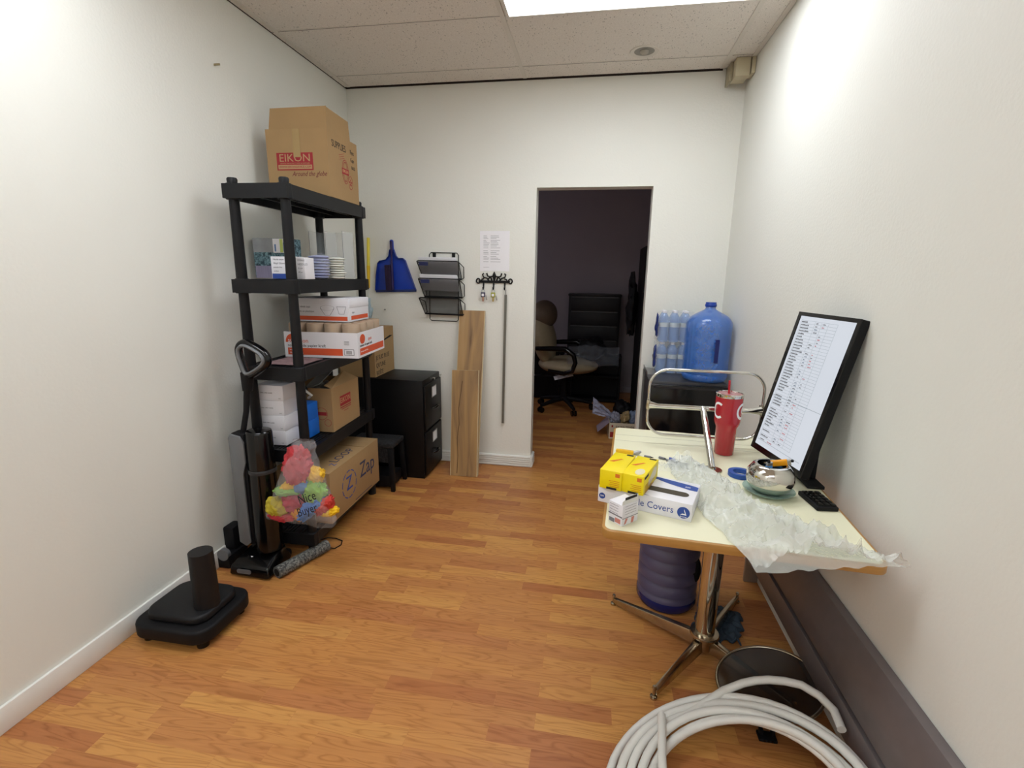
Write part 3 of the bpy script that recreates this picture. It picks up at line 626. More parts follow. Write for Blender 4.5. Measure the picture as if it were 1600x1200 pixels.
RAGS = [('crumpled red glove at the top of the clear bag', '#b8363c', -1.345, 0.545, 0.062, 0.045, 0.085, 0.15), ('long yellow glove below the top red one', '#e0ad22', -1.375, 0.447, 0.080, 0.032, 0.024, -0.35),
        ('round yellow glove at the right under the red one', '#e2b22c', -1.268, 0.50, 0.042, 0.032, 0.040, 0.5), ('pale green glove at the left middle of the bag', '#7fa84a', -1.40, 0.415, 0.072, 0.032, 0.020, -0.1),
        ('large green glove at the right middle of the bag', '#86b24c', -1.272, 0.418, 0.058, 0.034, 0.056, 0.5), ('pink-red glove in the middle of the bag', '#b5364a', -1.39, 0.355, 0.050, 0.04, 0.052, 0.3),
        ('olive yellow glove at the lower left of the bag', '#b7a62c', -1.475, 0.325, 0.052, 0.036, 0.042, 0.2), ('red glove along the bottom left of the bag', '#b22f38', -1.45, 0.272, 0.070, 0.032, 0.020, 0.0),
        ('orange glove at the bottom middle of the bag', '#d08a30', -1.36, 0.30, 0.040, 0.036, 0.036, 0.0), ('blue glove running diagonally at the bottom of the bag', '#4c7cc0', -1.29, 0.335, 0.088, 0.034, 0.030, -0.75),
        ('red glove at the lower right of the bag', '#c2392f', -1.232, 0.350, 0.062, 0.033, 0.034, -0.7), ('yellow glove at the bottom right corner of the bag', '#e8b914', -1.205, 0.318, 0.048, 0.03, 0.020, -0.35),
        ('small blue glove between the green ones in the bag', '#5a7fae', -1.333, 0.445, 0.040, 0.030, 0.034, 0.0)]
for k, (lb, c, x, z, rx, ry, rz_, ro) in enumerate(RAGS):
    o = MB().blob((0, 0, 0), (rx * 1.05, ry, rz_ * 1.12), 0.10, 34, k * 3.3, 60, 36, fold=0.34, rot=ro).build('rubber_glove', mat_rag('glove_rubber_%d' % k, c, c), smooth=True, loc=(x * 0.977, 1.934 + 0.008 * ((k % 3) - 1), 1.45 + (z + 0.014 - 1.45) * 0.977))
    tag(o, lb, 'glove', 'coloured gloves in the clear bag')

# ------------------------------------------------------------------ upright vacuum
t = thing('upright_vacuum', 'black and grey upright floor washer standing before the shelving unit', 'vacuum cleaner', (-1.590, 1.978, 0))
hm = MB()   # floor head
Hp = Matrix.Rotation(0.02, 4, 'Z')
hm.hull8([(-0.105, -0.105, 0.008), (0.115, -0.118, 0.008), (0.105, 0.10, 0.008), (-0.085, 0.10, 0.008)], [(-0.10, -0.095, 0.058), (0.108, -0.105, 0.058), (0.085, 0.065, 0.108), (-0.07, 0.065, 0.108)], Hp)
hm.build('floor_head', BLKG, t, bevel=0.012, seg=3)
MB().prism(rrect(0.075, 0.022, 0.010), 0, 0.003, Matrix.Translation((-0.012, -0.112, 0.04)) @ Matrix.Rotation(PI / 2, 4, 'X')).build('front_window', GRYP, t)
MB().box((-0.035, -0.030, 0), (0.035, -0.014, 0.0015), Matrix.Translation((-0.02, 0, 0.082)) @ Matrix.Rotation(0.19, 4, 'X')  @ Matrix.Rotation(0.9, 4, 'Z')).build('label_strip', PAPER, t)
for sx in (-1, 1): MB().cyl((sx * 0.07, 0.075, 0.03), (sx * 0.095, 0.075, 0.03), 0.03, 24).build('wheel', BLKM, t, smooth=True)
bd = MB(); bd.lathe([(0.062, 0.10), (0.064, 0.16), (0.062, 0.42), (0.060, 0.50), (0.059, 0.70), (0.055, 0.712), (0.05, 0.714)], 32, T(0.04, 0.02, 0)); bd.build('tank', BLKG, t, smooth=True)
MB().lathe([(0.0635, 0.505), (0.0645, 0.51), (0.0645, 0.52), (0.062, 0.525)], 32, T(0.04, 0.02, 0), cap=False).build('tank_ring', M('dark_ring', '#2c2c2e', rough=0.3), t, smooth=True)
MB().box((-0.095, -0.015, 0.12), (-0.015, 0.055, 0.70)).build('spine', BLKM, t, bevel=0.015)
MB().prism([(-0.09, 0.14), (-0.055, 0.12), (-0.03, 0.14), (-0.03, 0.50), (-0.012, 0.56), (-0.012, 0.66), (-0.03, 0.69), (-0.08, 0.70), (-0.09, 0.68)], 0.0, 0.012, Matrix.Translation((0, -0.016, 0)) @ Matrix.Rotation(PI / 2, 4, 'X')).build('grey_panel', GRYP, t, bevel=0.004)
MB().tube([(-0.045, 0.02, 0.69), (-0.022, 0.03, 0.80), (-0.006, 0.035, 0.93)], [0.014, 0.014, 0.017], 14, flat=0.9).build('handle_tube', BLKM, t, smooth=True)
hp = [(-0.012, 0.90), (-0.002, 0.965), (-0.03, 1.02), (-0.042, 1.085), (-0.025, 1.125), (0.02, 1.135), (0.09, 1.10), (0.122, 1.065), (0.115, 1.025), (0.06, 0.985), (0.0, 0.965)]
def ring3(r): return [(x, 0.04, z) for x, z in hp[2:]] 
pts = []
hh = [(0.004, 0.972), (-0.018, 1.02), (-0.032, 1.085), (-0.020, 1.118), (0.015, 1.128), (0.085, 1.095), (0.113, 1.062), (0.105, 1.03), (0.055, 0.992)]
for k in range(len(hh)):
    a, b, c, d = [Vector((*hh[(k + q) % len(hh)], 0)) for q in (-1, 0, 1, 2)]
    for s_ in (0, 0.25, 0.5, 0.75):
        p = 0.5 * ((2 * b) + (c - a) * s_ + (2 * a - 5 * b + 4 * c - d) * s_ ** 2 + (3 * b - a - 3 * c + d) * s_ ** 3); pts.append((p.x, 0.035, p.y))
MB().tube(pts, 0.0145, 12, True, up=(0, 1, 0), flat=1.5).build('handle_grip', BLKG, t, smooth=True)
MB().tube([(p[0] * 0.86 + 0.006, 0.013, 1.05 + (p[2] - 1.05) * 0.84) for p in pts], 0.008, 8, True, up=(0, 1, 0), flat=1.2).build('grip_inlay', GRYP, t, smooth=True)
MB().cyl((-0.008, 0.035, 0.90), (0.0, 0.035, 0.985), 0.022, 16, 0.030).build('handle_collar', BLKM, t, smooth=True)
# charging dock behind
t = thing('charging_dock', 'black charging dock with round grey knob at the wall behind the floor washer', 'dock', (-1.757, 2.0, 0))
MB().box((-0.04, -0.08, 0.0), (0.032, 0.06, 0.07)).box((-0.04, -0.02, 0.07), (0.02, 0.06, 0.19)).build('dock_body', BLKM, t, bevel=0.01)
MB().cyl((0.0, -0.082, 0.075), (0.0, -0.06, 0.075), 0.03, 24).build('knob', GRYP, t, smooth=True)
t = thing('brush_roller', 'grey bristled roller tube lying on the floor beside the floor washer', 'roller', (-1.452, 1.900, 0.031))
d1 = Vector((0.105, 0.27, 0.0)).normalized()
m = MB(); m.tube([Vector((0, 0, 0)), Vector((0, 0, 0)) + d1 * 0.29], 0.03, 28); m.build('bristle_tube', mat_speckle('grey_bristles', '#26272a', '#85857f', 90), t, smooth=True)
MB().tube([d1 * -0.0025, d1 * 0.004], 0.019, 24).build('hollow_end', DARK, t, smooth=True)
MB().tube([d1 * -0.0015, d1 * 0.003], 0.0285, 24).build('end_cap', M('dull_grey_rubber', '#5c5c5a'), t, smooth=True)
tag(MB().tube([(-1.44, 2.21, 0.02), (-1.40, 2.27, 0.012), (-1.36, 2.285, 0.005), (-1.315, 2.27, 0.004), (-1.30, 2.23, 0.004), (-1.315, 2.19, 0.004), (-1.345, 2.182, 0.01)], 0.003, 8).build('power_cord', BLKM, smooth=True), 'thin black cord looping on the floor behind the grey roller', 'cord')

# ------------------------------------------------------------------ filing cabinet + step stool
t = thing('filing_cabinet', 'black two-drawer filing cabinet against the back wall', 'filing cabinet', (-1.14, 3.355, 0))
cw, cd, chh = 0.62, 0.37, 0.725
MB().box((-cw, -cd / 2, 0.0), (-0.015, cd / 2, chh)).build('body', BLKC, t, bevel=0.004)
for z0, z1 in ((0.02, 0.345), (0.36, 0.685)):
    dr = MB().box((-0.0145, -cd / 2 + 0.008, z0), (0.0, cd / 2 - 0.008, z1)).build('drawer', BLKC, t, bevel=0.004)
    MB().box((0.0005, -0.045, z1 - 0.105), (0.003, 0.045, z1 - 0.035)).build('label_card', PAPER, dr)
    m = MB()
    for a in ((-0.05, -0.11, 0.05, -0.105), (-0.05, -0.035, 0.05, -0.030), (-0.05, -0.11, -0.045, -0.03), (0.045, -0.11, 0.05, -0.03)): m.box((0.0005, a[0], z1 + a[1]), (0.006, a[2], z1 + a[3]))
    m.build('label_frame', STEEL, dr)
    MB().tube([(0.002, -0.05, z1 - 0.19), (0.022, -0.03, z1 - 0.185), (0.028, 0, z1 - 0.183), (0.022, 0.03, z1 - 0.185), (0.002, 0.05, z1 - 0.19)], [0.004, 0.010, 0.012, 0.010, 0.004], 12).build('handle', BLKG, dr, smooth=True)
MB().cyl((-0.014, 0.02, 0.702), (0.004, 0.02, 0.702), 0.009, 16).build('lock', CHROME, t, smooth=True)
MB().prism(rrect(0.03, 0.01, 0.004), 0, 0.003, Matrix(((0, 0, 1, 0), (1, 0, 0, 0.17), (0, 1, 0, 0.70), (0, 0, 0, 1)))).build('badge', CHROME, t)
t = thing('step_stool', 'small black plastic step stool before the filing cabinet', 'stool', (-1.45, 3.035, 0))
MB().box((-0.16, -0.10, 0.30), (0.16, 0.10, 0.335)).build('top', mat_speckle('speckled_black_rubber', '#0d0d0f', '#2b2b2e', 60), t, bevel=0.008)
for sx in (-1, 1):
    for sy in (-1, 1): MB().hull8([(sx * 0.165 - 0.022, sy * 0.105 - 0.015, 0), (sx * 0.165 + 0.022 * 0.2, sy * 0.105 - 0.015, 0), (sx * 0.165 + 0.022 * 0.2, sy * 0.105 + 0.01, 0), (sx * 0.165 - 0.022, sy * 0.105 + 0.01, 0)],
        [(sx * 0.14 - 0.022, sy * 0.085 - 0.015, 0.30), (sx * 0.14 + 0.02, sy * 0.085 - 0.015, 0.30), (sx * 0.14 + 0.02, sy * 0.085 + 0.01, 0.30), (sx * 0.14 - 0.022, sy * 0.085 + 0.01, 0.30)]).build('leg', BLKM, t, bevel=0.003)
MB().box((-0.135, -0.098, 0.20), (0.135, -0.085, 0.30)).build('front_apron', mat_speckle('speckled_black_apron', '#0d0d0f', '#333336', 50), t)
MB().box((-0.14, -0.09, 0.02), (0.14, 0.08, 0.10)).build('lower_step', BLKM, t, bevel=0.004)

# ------------------------------------------------------------------ planks leaning on the back wall
def plank(lbl, x, y0, zt, y1, wd, xs):
    L_ = math.hypot(y1 - y0, zt); a = math.atan2(y1 - y0, zt)
    t = thing('laminate_plank', lbl, 'plank', (x, y0, 0.0015), group='wood look planks leaning on the wall', rot=(-a, math.atan2(xs, zt), 0))
    MB().box((-wd / 2, 0.001, 0), (wd / 2, 0.013, L_)).build('backing', WHITE if False else M('pale_core_edge', '#cbb994'), t)
    MB().box((-wd / 2 + 0.005, -0.0015, 0.001), (wd / 2 - 0.005, 0.001, L_ - 0.001)).build('wood_face', OAK, t)
    return t
plank('tall wood-look plank leaning on the wall behind the shorter one', -0.892, 3.300, 1.19, 3.532, 0.195, 0.0)
pf = plank('short wood-look plank leaning in front of the taller one', -0.895, 3.268, 0.765, 3.415, 0.205, -0.02)
def crack(parent, pts, r):
    m = MB()
    for (x0, z0), (x1, z1) in zip(pts[:-1], pts[1:]): m.add([(x0 - r, -0.0019, z0), (x0 + r, -0.0019, z0), (x1 + r, -0.0019, z1), (x1 - r, -0.0019, z1)], [(0, 1, 2, 3)])
    m.build('dark_grain_streak', M('dark_knot', '#5e452c', rough=0.7), parent)
crack(pf, [(-0.05, 0.02), (-0.045, 0.15), (-0.052, 0.28), (-0.04, 0.38), (-0.045, 0.5), (-0.03, 0.62), (-0.02, 0.70)], 0.0026)

# ------------------------------------------------------------------ things on the back wall
WY = YB - 0.001
# mop pole
t = thing('duster_pole', 'yellow-handled pole with pale blue head leaning behind the shelves', 'duster', (-1.668, 3.50, 0))
MB().tube([(0.0, -0.008, 1.50), (0.0, 0.012, 1.70)], [0.012, 0.011], 14).build('upper_handle', M('pale_yellow_plastic', '#e8d548'), t, smooth=True)
MB().tube([(0.0, -0.022, 1.34), (0.0, -0.008, 1.50)], [0.010, 0.013], 14).build('grip', YELP, t, smooth=True)
MB().tube([(-0.003, -0.045, 1.15), (0.0, -0.022, 1.34)], [0.006, 0.006], 12).build('pole', M('pale_pole', '#cfd2c8'), t, smooth=True)
MB().blob((-0.002, -0.045, 1.163), (0.028, 0.03, 0.085), 0.2, 40, 5, fold=0.4).build('duster_head', M('pale_blue_fluff', '#a9bcc4', rough=0.9, var=0.2, bump=0.8, bscale=60), t, smooth=True)
# dustpan
t = thing('dustpan', 'blue plastic dustpan hanging on the back wall', 'dustpan', (-1.49, WY, 1.49), rot=(0, -0.03, 0))
Q = Matrix.Rotation(PI / 2, 4, 'X')
out = [(-0.155, -0.165), (0.165, -0.165), (0.15, -0.12), (0.095, 0.05), (0.075, 0.068), (0.04, 0.068), (0.025, 0.085), (0.014, 0.12), (0.012, 0.13), (-0.022, 0.13), (-0.024, 0.12), (-0.032, 0.085), (-0.055, 0.06), (-0.105, 0.052), (-0.122, 0.035), (-0.14, -0.05)]
MB().prism(out, 0.002, 0.006, Q).build('pan', BLUP, t, bevel=0.001)
rim = MB(); P3 = [(x, -0.018, z) for x, z in out[1:]] + [(out[0][0], -0.018, out[0][1])]
for (x0, z0), (x1, z1) in zip(out[1:], out[2:] + out[:1]): rim.add([(x0, -0.003, z0), (x1, -0.003, z1), (x1, -0.024, z1), (x0, -0.024, z0)], [(0, 1, 2, 3)]); rim.add([(x0 * .98, -0.003, z0 * .98), (x1 * .98, -0.003, z1 * .98), (x1 * .98, -0.024, z1 * .98), (x0 * .98, -0.024, z0 * .98)], [(0, 1, 2, 3)])
rim.build('pan_rim', BLUP, t)
MB().box((-0.155, -0.012, -0.178), (0.165, -0.004, -0.160)).build('lip', M('dark_blue_lip', '#1a2c66'), t, bevel=0.002)
MB().prism(rrect(0.028, 0.09, 0.013), 0.004, 0.016, Matrix.Translation((-0.005, 0, 0.155)) @ Q).build('handle', BLUP, t, bevel=0.003)
t = thing('hand_brush', 'dark purple hand brush clipped into the blue dustpan', 'brush', (-1.50, WY - 0.02, 1.49), rot=(0, -0.03, 0))
MB().tube([(0.006, 0, 0.19), (0.005, 0, 0.14), (0.004, -0.004, 0.07), (0.0, -0.004, 0.01), (-0.004, -0.004, -0.16)], [0.010, 0.009, 0.006, 0.010, 0.012], 12).build('handle', PURP, t, smooth=True)
MB().box((-0.05, -0.03, -0.165), (-0.006, 0.008, 0.02)).build('bristles', BRIS, t, bevel=0.008)
# file rack
t = thing('wall_file_rack', 'black wire mesh file rack with three pockets on the back wall', 'file rack', (-1.12, WY, 1.36), rot=(0, 0.012, 0))
fr = MB(); WIRE = 0.003
bx0, bx1 = -0.098, 0.122
fr.tube([(x, -0.004, z) for x, z in ((bx0, -0.24), (bx0, 0.225), (bx0 + 0.012, 0.24), (bx1 - 0.012, 0.24), (bx1, 0.225), (bx1, -0.24), (bx1 - 0.012, -0.252), (bx0 + 0.012, -0.252))], WIRE, 8, True)
fr.build('back_frame', BLKC, t, smooth=True)
MESH = mat_mesh('black_wire_mesh', '#1a1a1c', 330, 0.42)
for k, (z0, z1, x0, x1) in enumerate(((0.055, 0.175, -0.165, 0.145), (-0.075, 0.052, -0.155, 0.15), (-0.20, -0.085, -0.152, 0.155))):
    pc = MB(); dt, db = -0.085, -0.040
    pc.tube([(x0, dt, z1), (x0 + 0.01, dt - 0.002, z1 + 0.004), (x1 - 0.01, dt - 0.002, z1 + 0.004), (x1, dt, z1), (x1 + 0.012, db, z0), (x0 + 0.03, db, z0)], WIRE + 0.001, 8, True)
    pc.tube([(x1, dt, z1), (x1 + 0.02, -0.02, z1 - 0.035), (x1 + 0.018, -0.006, z0 + 0.01), (x1 + 0.012, db, z0)], WIRE, 8)
    pc.tube([(x0, dt, z1), (x0 + 0.02, -0.006, z1 - 0.03), (x0 + 0.034, -0.006, z0 + 0.01), (x0 + 0.03, db, z0)], WIRE, 8)
    pc.tube([(x0 + 0.03, db, z0), (x1 + 0.012, db, z0)], 0.006, 8)
    p_ = pc.build('pocket', BLKC, t, smooth=True)
    MB().add([(x0, dt, z1), (x1, dt, z1), (x1 + 0.012, db, z0), (x0 + 0.03, db, z0)], [(0, 1, 2, 3)]).add([(x0 + 0.03, db, z0), (x1 + 0.012, db, z0), (x1 + 0.012, -0.006, z0), (x0 + 0.03, -0.006, z0)], [(0, 1, 2, 3)]).build('mesh_front', MESH, p_)
    if k < 2: MB().box((x0 + 0.018, dt - 0.006, z1 - 0.03), (x0 + 0.085, dt - 0.0045, z1 - 0.004)).build('label_tag', M('navy_tag', '#262c58'), p_)
for x in (-0.06, 0.085): MB().box((x - 0.012, -0.008, 0.205), (x + 0.012, -0.002, 0.242)).build('hanging_tab', BLKC, t, bevel=0.002)
for k, (z, dx, lb) in enumerate(((0.20, 0.0, 'sheaf of papers in the top pocket of the wall file rack'), (0.08, 0.006, 'sheaf of papers in the middle pocket of the wall file rack'))):
    o = thing('paper_sheaf', lb, 'papers', (-1.125 + dx, WY - 0.024, 1.36 + z - 0.11), rot=(0.30, 0.012, 0), group='paper sheaves in the wall file rack')
    for q in range(5): MB().hull8([(-0.145, -0.008 + q * 0.004, 0.0), (0.13, -0.008 + q * 0.004, 0.0), (0.13, -0.0065 + q * 0.004, 0.0), (-0.145, -0.0065 + q * 0.004, 0.0)], [(-0.155 + q * .002, -0.008 + q * 0.004, 0.125 - q * .002), (0.132 - q * .003, -0.008 + q * 0.004, 0.108 + q * 0.003), (0.132 - q * .003, -0.0065 + q * 0.004, 0.108 + q * 0.003), (-0.155 + q * .002, -0.0065 + q * 0.004, 0.125 - q * .002)]).build('paper_sheet', PAPER, o)
# notice
t = thing('paper_notice', 'white typed list taped to the back wall above the key hooks', 'paper', (-0.73, WY, 1.613))
MB().box((-0.107, -0.0012, -0.139), (0.107, -0.0004, 0.138)).build('sheet', PAPER, t)
NM = Matrix.Translation((0, -0.0014, 0)) @ Q
m = MB(); rnd = random.Random(3)
rows = [0.105, 0.095, 0.086, 0.074, 0.066, 0.055, 0.044, 0.034, 0.022, 0.002, -0.01, -0.021, -0.037, -0.048, -0.057, -0.074]
for k, v in enumerate(rows):
    m.rect(-0.082, v, -0.082 + rnd.uniform(0.018, 0.045), v + 0.0022, NM); m.rect(-0.030, v, -0.03 + rnd.uniform(0.04, 0.075), v + 0.0022, NM)
m.rect(-0.082, -0.112, -0.04, -0.1105, NM); m.build('typed_lines', M('faint_type_ink', '#8f8d92'), t)
# key hooks
t = thing('key_rack', 'ornate black cast key rack on the back wall', 'key rack', (-0.731, WY, 1.405))
m = MB().box((-0.115, -0.008, -0.014), (0.115, -0.001, 0.004))
for s_ in (-1, 1):
    m.tube([(s_ * (0.118 + 0.014 * math.cos(a)), -0.005, 0.0 + 0.016 * math.sin(a)) for a in [q * PI / 6 for q in range(12)]], 0.005, 8, True, up=(0, 1, 0))
    m.tube([(s_ * 0.04, -0.005, 0.002), (s_ * 0.055, -0.006, 0.020), (s_ * 0.078, -0.008, 0.026), (s_ * 0.085, -0.012, 0.045), (s_ * 0.076, -0.016, 0.052)], [0.006, 0.005, 0.005, 0.005, 0.006], 8)
    m.tube([(s_ * 0.018, -0.005, 0.004), (s_ * 0.028, -0.005, 0.03), (s_ * 0.048, -0.006, 0.034), (s_ * 0.055, -0.01, 0.055)], [0.006, 0.005, 0.005, 0.006], 8)
    m.tube([(s_ * 0.095, -0.005, 0.0), (s_ * 0.09, -0.006, 0.012), (s_ * 0.075, -0.006, 0.016)], 0.005, 8)
    m.tube([(0, -0.005, 0.035), (s_ * 0.03, -0.005, 0.030), (s_ * 0.045, -0.005, 0.012)], 0.005, 8)
m.tube([(0, -0.005, 0.0), (0, -0.006, 0.04), (0, -0.006, 0.066)], [0.006, 0.014, 0.003], 8)
m.build('scroll_plate', BLKC, t, smooth=True)
for x in (-0.078, -0.004, 0.078): MB().tube([(x, -0.006, -0.008), (x, -0.008, -0.045), (x, -0.016, -0.06), (x, -0.026, -0.055), (x, -0.028, -0.044)], [0.006, 0.005, 0.005, 0.004, 0.005], 8).build('hook', BLKC, t, smooth=True)
def keys(lbl, x, c1, c2, fob):
    k = thing('key_bunch', lbl, 'keys', (x, WY - 0.022, 1.345), group='key bunches on the black rack')
    MB().tube([(0.012 * math.cos(a), 0, -0.012 + 0.014 * math.sin(a)) for a in [q * PI / 8 for q in range(16)]], 0.0015, 6, True, up=(0, 1, 0)).build('key_ring', STEEL, k, smooth=True)
    MB().box((-0.017, -0.006, -0.055), (0.016, 0.002, -0.020)).build('key_fob', M('fob_' + fob, c1, rough=0.4), k, bevel=0.003)
    MB().box((-0.009, -0.010, -0.048), (0.008, -0.0065, -0.030)).build('fob_window', PAPER, k)
    MB().box((-0.005, -0.002, -0.085), (0.004, 0.0, -0.05)).build('key_blade', M('key_' + fob, c2, rough=0.3, metal=0.8), k, bevel=0.0005)
    MB().box((0.008, 0.001, -0.080), (0.015, 0.003, -0.045), Matrix.Rotation(-0.2, 4, 'Y')).build('key_blade', STEEL, k, bevel=0.0005)
    return k
keys('keys with dark blue fob hanging on the left hook', -0.809, '#34304f', '#b87a5a', 'blue')
keys('keys with yellow-green tag hanging on the middle hook', -0.735, '#a8a83a', '#c9b45a', 'green')
t = thing('metal_strip', 'long thin grey metal strip hanging from the right key hook', 'metal strip', (-0.655, WY - 0.018, 0.345), rot=(0, 0.012, 0))
MB().box((-0.009, -0.002, 0), (0.009, 0.002, 0.965)).build('strip', M('galvanised_strip', '#77776f', rough=0.4, metal=0.5, var=0.15), t)
MB().tube([(0, 0, 0.962), (0, -0.004, 0.985), (0, -0.006, 1.0)], 0.0035, 8).build('hanging_loop', STEEL, t, smooth=True)
tag(MB().cyl((-1.60, WY - 0.004, 1.19), (-1.60, WY, 1.19), 0.0), 'x') if False else None
o = MB().tube([(0, 0.0, 0), (0, -0.012, 0)], [0.004, 0.006], 10).build('wall_screw', STEEL, smooth=True, loc=(-1.575, WY, 1.18)); tag(o, 'small screw in the back wall left of the file rack', 'screw')
o = MB().box((0, -0.002, -0.004), (0.03, 0.002, 0.004)).build('wall_plug', M('tan_wall_plug', '#8d7f5c'), loc=(XL + 0.001, 2.27, 2.38)); tag(o, 'small tan wall plug high on the left wall', 'wall plug')

# ------------------------------------------------------------------ mini fridge with bottles
t = thing('mini_fridge', 'black mini fridge in the back right corner', 'fridge', (0.582, 3.29, 0))
fw, fd, fh = 0.46, 0.48, 0.82
MB().box((-fw / 2, -fd / 2 + 0.035, 0.01), (fw / 2, fd / 2, fh)).build('body', M('dark_grey_steel', '#3b3a3c', rough=0.35, var=0.2), t, bevel=0.006)
dr = MB().box((-fw / 2, -fd / 2, 0.02), (fw / 2, -fd / 2 + 0.032, fh - 0.012)).build('door', BLKG, t, bevel=0.006)
MB().box((-fw / 2 + 0.02, -fd / 2 - 0.004, fh - 0.035), (fw / 2 - 0.03, -fd / 2, fh - 0.022)).build('door_trim', M('dark_trim', '#2a2a2c', rough=0.3), dr)
t = thing('steel_bracket', 'small steel bracket with black slots beside the fridge top', 'bracket', (0.372, 3.50, fh + 0.001))
MB().box((-0.018, -0.22, 0), (-0.012, 0.03, 0.025)).box((-0.018, -0.22, 0), (0.045, 0.03, 0.004)).build('bracket_body', STEEL, t, bevel=0.001)
MB().box((-0.0122, -0.02, 0.008), (-0.0112, 0.015, 0.018)).build('slot', DARK, t)

def jug(name, lbl, loc, mat, cap=True):
    t = thing(name, lbl, 'water jug', loc, rz=0.22)
    pr = [(0.02, 0.012), (0.09, 0.0), (0.125, 0.006), (0.134, 0.022), (0.136, 0.04), (0.132, 0.048)]
    z = 0.056
    for k in range(3): pr += [(0.1365, z), (0.137, z + 0.05), (0.1358, z + 0.062), (0.1358, z + 0.068)]; z += 0.075
    pr += [(0.136, z), (0.137, z + 0.06), (0.133, z + 0.085), (0.118, z + 0.11), (0.09, z + 0.13), (0.055, z + 0.148), (0.036, z + 0.158), (0.030, z + 0.166), (0.029, z + 0.198)]
    MB().lathe(pr, 48).build('bottle', mat, t, smooth=True)
    m = MB().box((-0.012, -0.139, 0.13), (0.012, -0.115, 0.27)); m.blob((0.0, -0.115, 0.20), (0.022, 0.018, 0.055), 0.05, 10, 1, 16, 12)
    m.build('handle_recess', M('deep_blue_handle', '#1a2468', rough=0.3), t, bevel=0.0)
    if cap:
        MB().lathe([(0.0305, z + 0.175), (0.034, z + 0.178), (0.034, z + 0.19), (0.031, z + 0.194), (0.031, z + 0.203), (0.001, z + 0.204)], 28).build('cap', JUGC, t, smooth=True)
    return t
jug('water_jug', 'large blue water jug standing on the black mini fridge', (0.695, 3.20, fh + 0.001), JUGB)
# bottle packs
bt = thing('water_bottle', 'small clear water bottle in the lower layer of the pack on the fridge', 'water bottle', (0, 0, 0), group='water bottles in the lower pack on the fridge')
pr = [(0.02, 0.0), (0.031, 0.003)]
for k in range(5): pr += [(0.0325, 0.012 + k * 0.014), (0.0305, 0.018 + k * 0.014)]
pr += [(0.0325, 0.09), (0.0325, 0.15), (0.028, 0.165), (0.018, 0.182), (0.0125, 0.190), (0.0125, 0.197)]
MB().lathe(pr, 20).build('bottle_body', PET, bt, smooth=True)
MB().lathe([(0.0331, 0.10), (0.0332, 0.128)], 20, cap=False).build('bottle_label', M('pale_bottle_label', '#b9c4cc'), bt, smooth=True)
MB().lathe([(0.014, 0.192), (0.0145, 0.194), (0.0145, 0.205), (0.001, 0.206)], 16).build('bottle_cap', PAPER, bt, smooth=True)
k = 0
for lay in range(2):
    for j in range(2):
        for i in range(3):
            p = (0.452 + i * 0.068, 3.385 + j * 0.068, fh + 0.001 + lay * 0.209)
            if k == 0: bt.location = p
            else:
                q = dup(bt, p)
                if lay: q['label'] = 'small clear water bottle in the upper layer of the pack on the fridge'; q['group'] = 'water bottles in the upper pack on the fridge'
            k += 1
WRAPP = M('blue_printed_wrap', '#23357c', rough=0.2, var=0.3, scale=30)
for lay, lb in ((0, 'lower'), (1, 'upper')):
    t = thing('shrink_wrap', 'crinkled clear wrap around the %s layer of water bottles' % lb, 'plastic wrap', (0.52, 3.42, fh + 0.004 + lay * 0.209), group='plastic wraps of the bottle packs')
    def wf(u, v):
        a = u * 2 * PI; c, s_ = math.cos(a), math.sin(a); q = 0.30
        x = 0.112 * math.copysign(abs(c) ** q, c); y = 0.078 * math.copysign(abs(s_) ** q, s_)
        n = noise.noise(Vector((c * 4, s_ * 4, v * 6 + lay * 9))) * 0.008
        return (x + n, y + n, v * 0.20)
    MB().grid(wf, 60, 14).build('wrap_film', FILM, t, smooth=True, merge=True)
    MB().blob((-0.112, -0.03, 0.11), (0.010, 0.035, 0.055), 0.5, 40, lay * 7 + 1, 20, 16, fold=0.6).build('printed_end', WRAPP, t, smooth=True)

# ------------------------------------------------------------------ table
TZ = 0.75
t = thing('pedestal_table', 'cream laminate table with oak edge on a chrome four-star pedestal', 'table', (0.047, 1.293, 0), rz=-0.068)
TW, TL = 0.72, 1.005
tb = MB().prism([(x + TW / 2, y + TL / 2) for x, y in rrect(TW, TL, 0.03)], TZ - 0.028, TZ - 0.001).build('oak_edge', OAKE, t, bevel=0.004)
MB().prism([(x + TW / 2, y + TL / 2) for x, y in rrect(TW - 0.018, TL - 0.018, 0.024)], TZ - 0.003, TZ).build('tabletop', CREAM, t)
m = MB().box((0.012, TL - 0.115, TZ - 0.0005), (TW - 0.012, TL - 0.1135, TZ + 0.0002)).box((0.012, TL - 0.196, TZ - 0.0005), (TW - 0.012, TL - 0.1945, TZ + 0.0002)); m.build('top_seam', M('seam_shadow_line', '#8d8a70'), t)
PXc, PYc = 0.40, 0.49
MB().lathe([(0.036, 0.075), (0.036, TZ - 0.05)], 28, T(PXc, PYc, 0)).build('column', M('mirror_chrome_column', '#c9c2b2', rough=0.06, metal=1.0, var=0.02), t, smooth=True)
MB().lathe([(0.036, 0.115), (0.052, 0.112), (0.055, 0.104), (0.052, 0.098), (0.040, 0.096), (0.038, 0.05), (0.034, 0.042)], 32, T(PXc, PYc, 0)).build('hub', CHROMD, t, smooth=True)
MB().box((PXc - 0.14, PYc - 0.14, TZ - 0.05), (PXc + 0.14, PYc + 0.14, TZ - 0.028)).build('mounting_plate', BLKM, t)
crz = Matrix.Rotation(0.068, 3, 'Z')
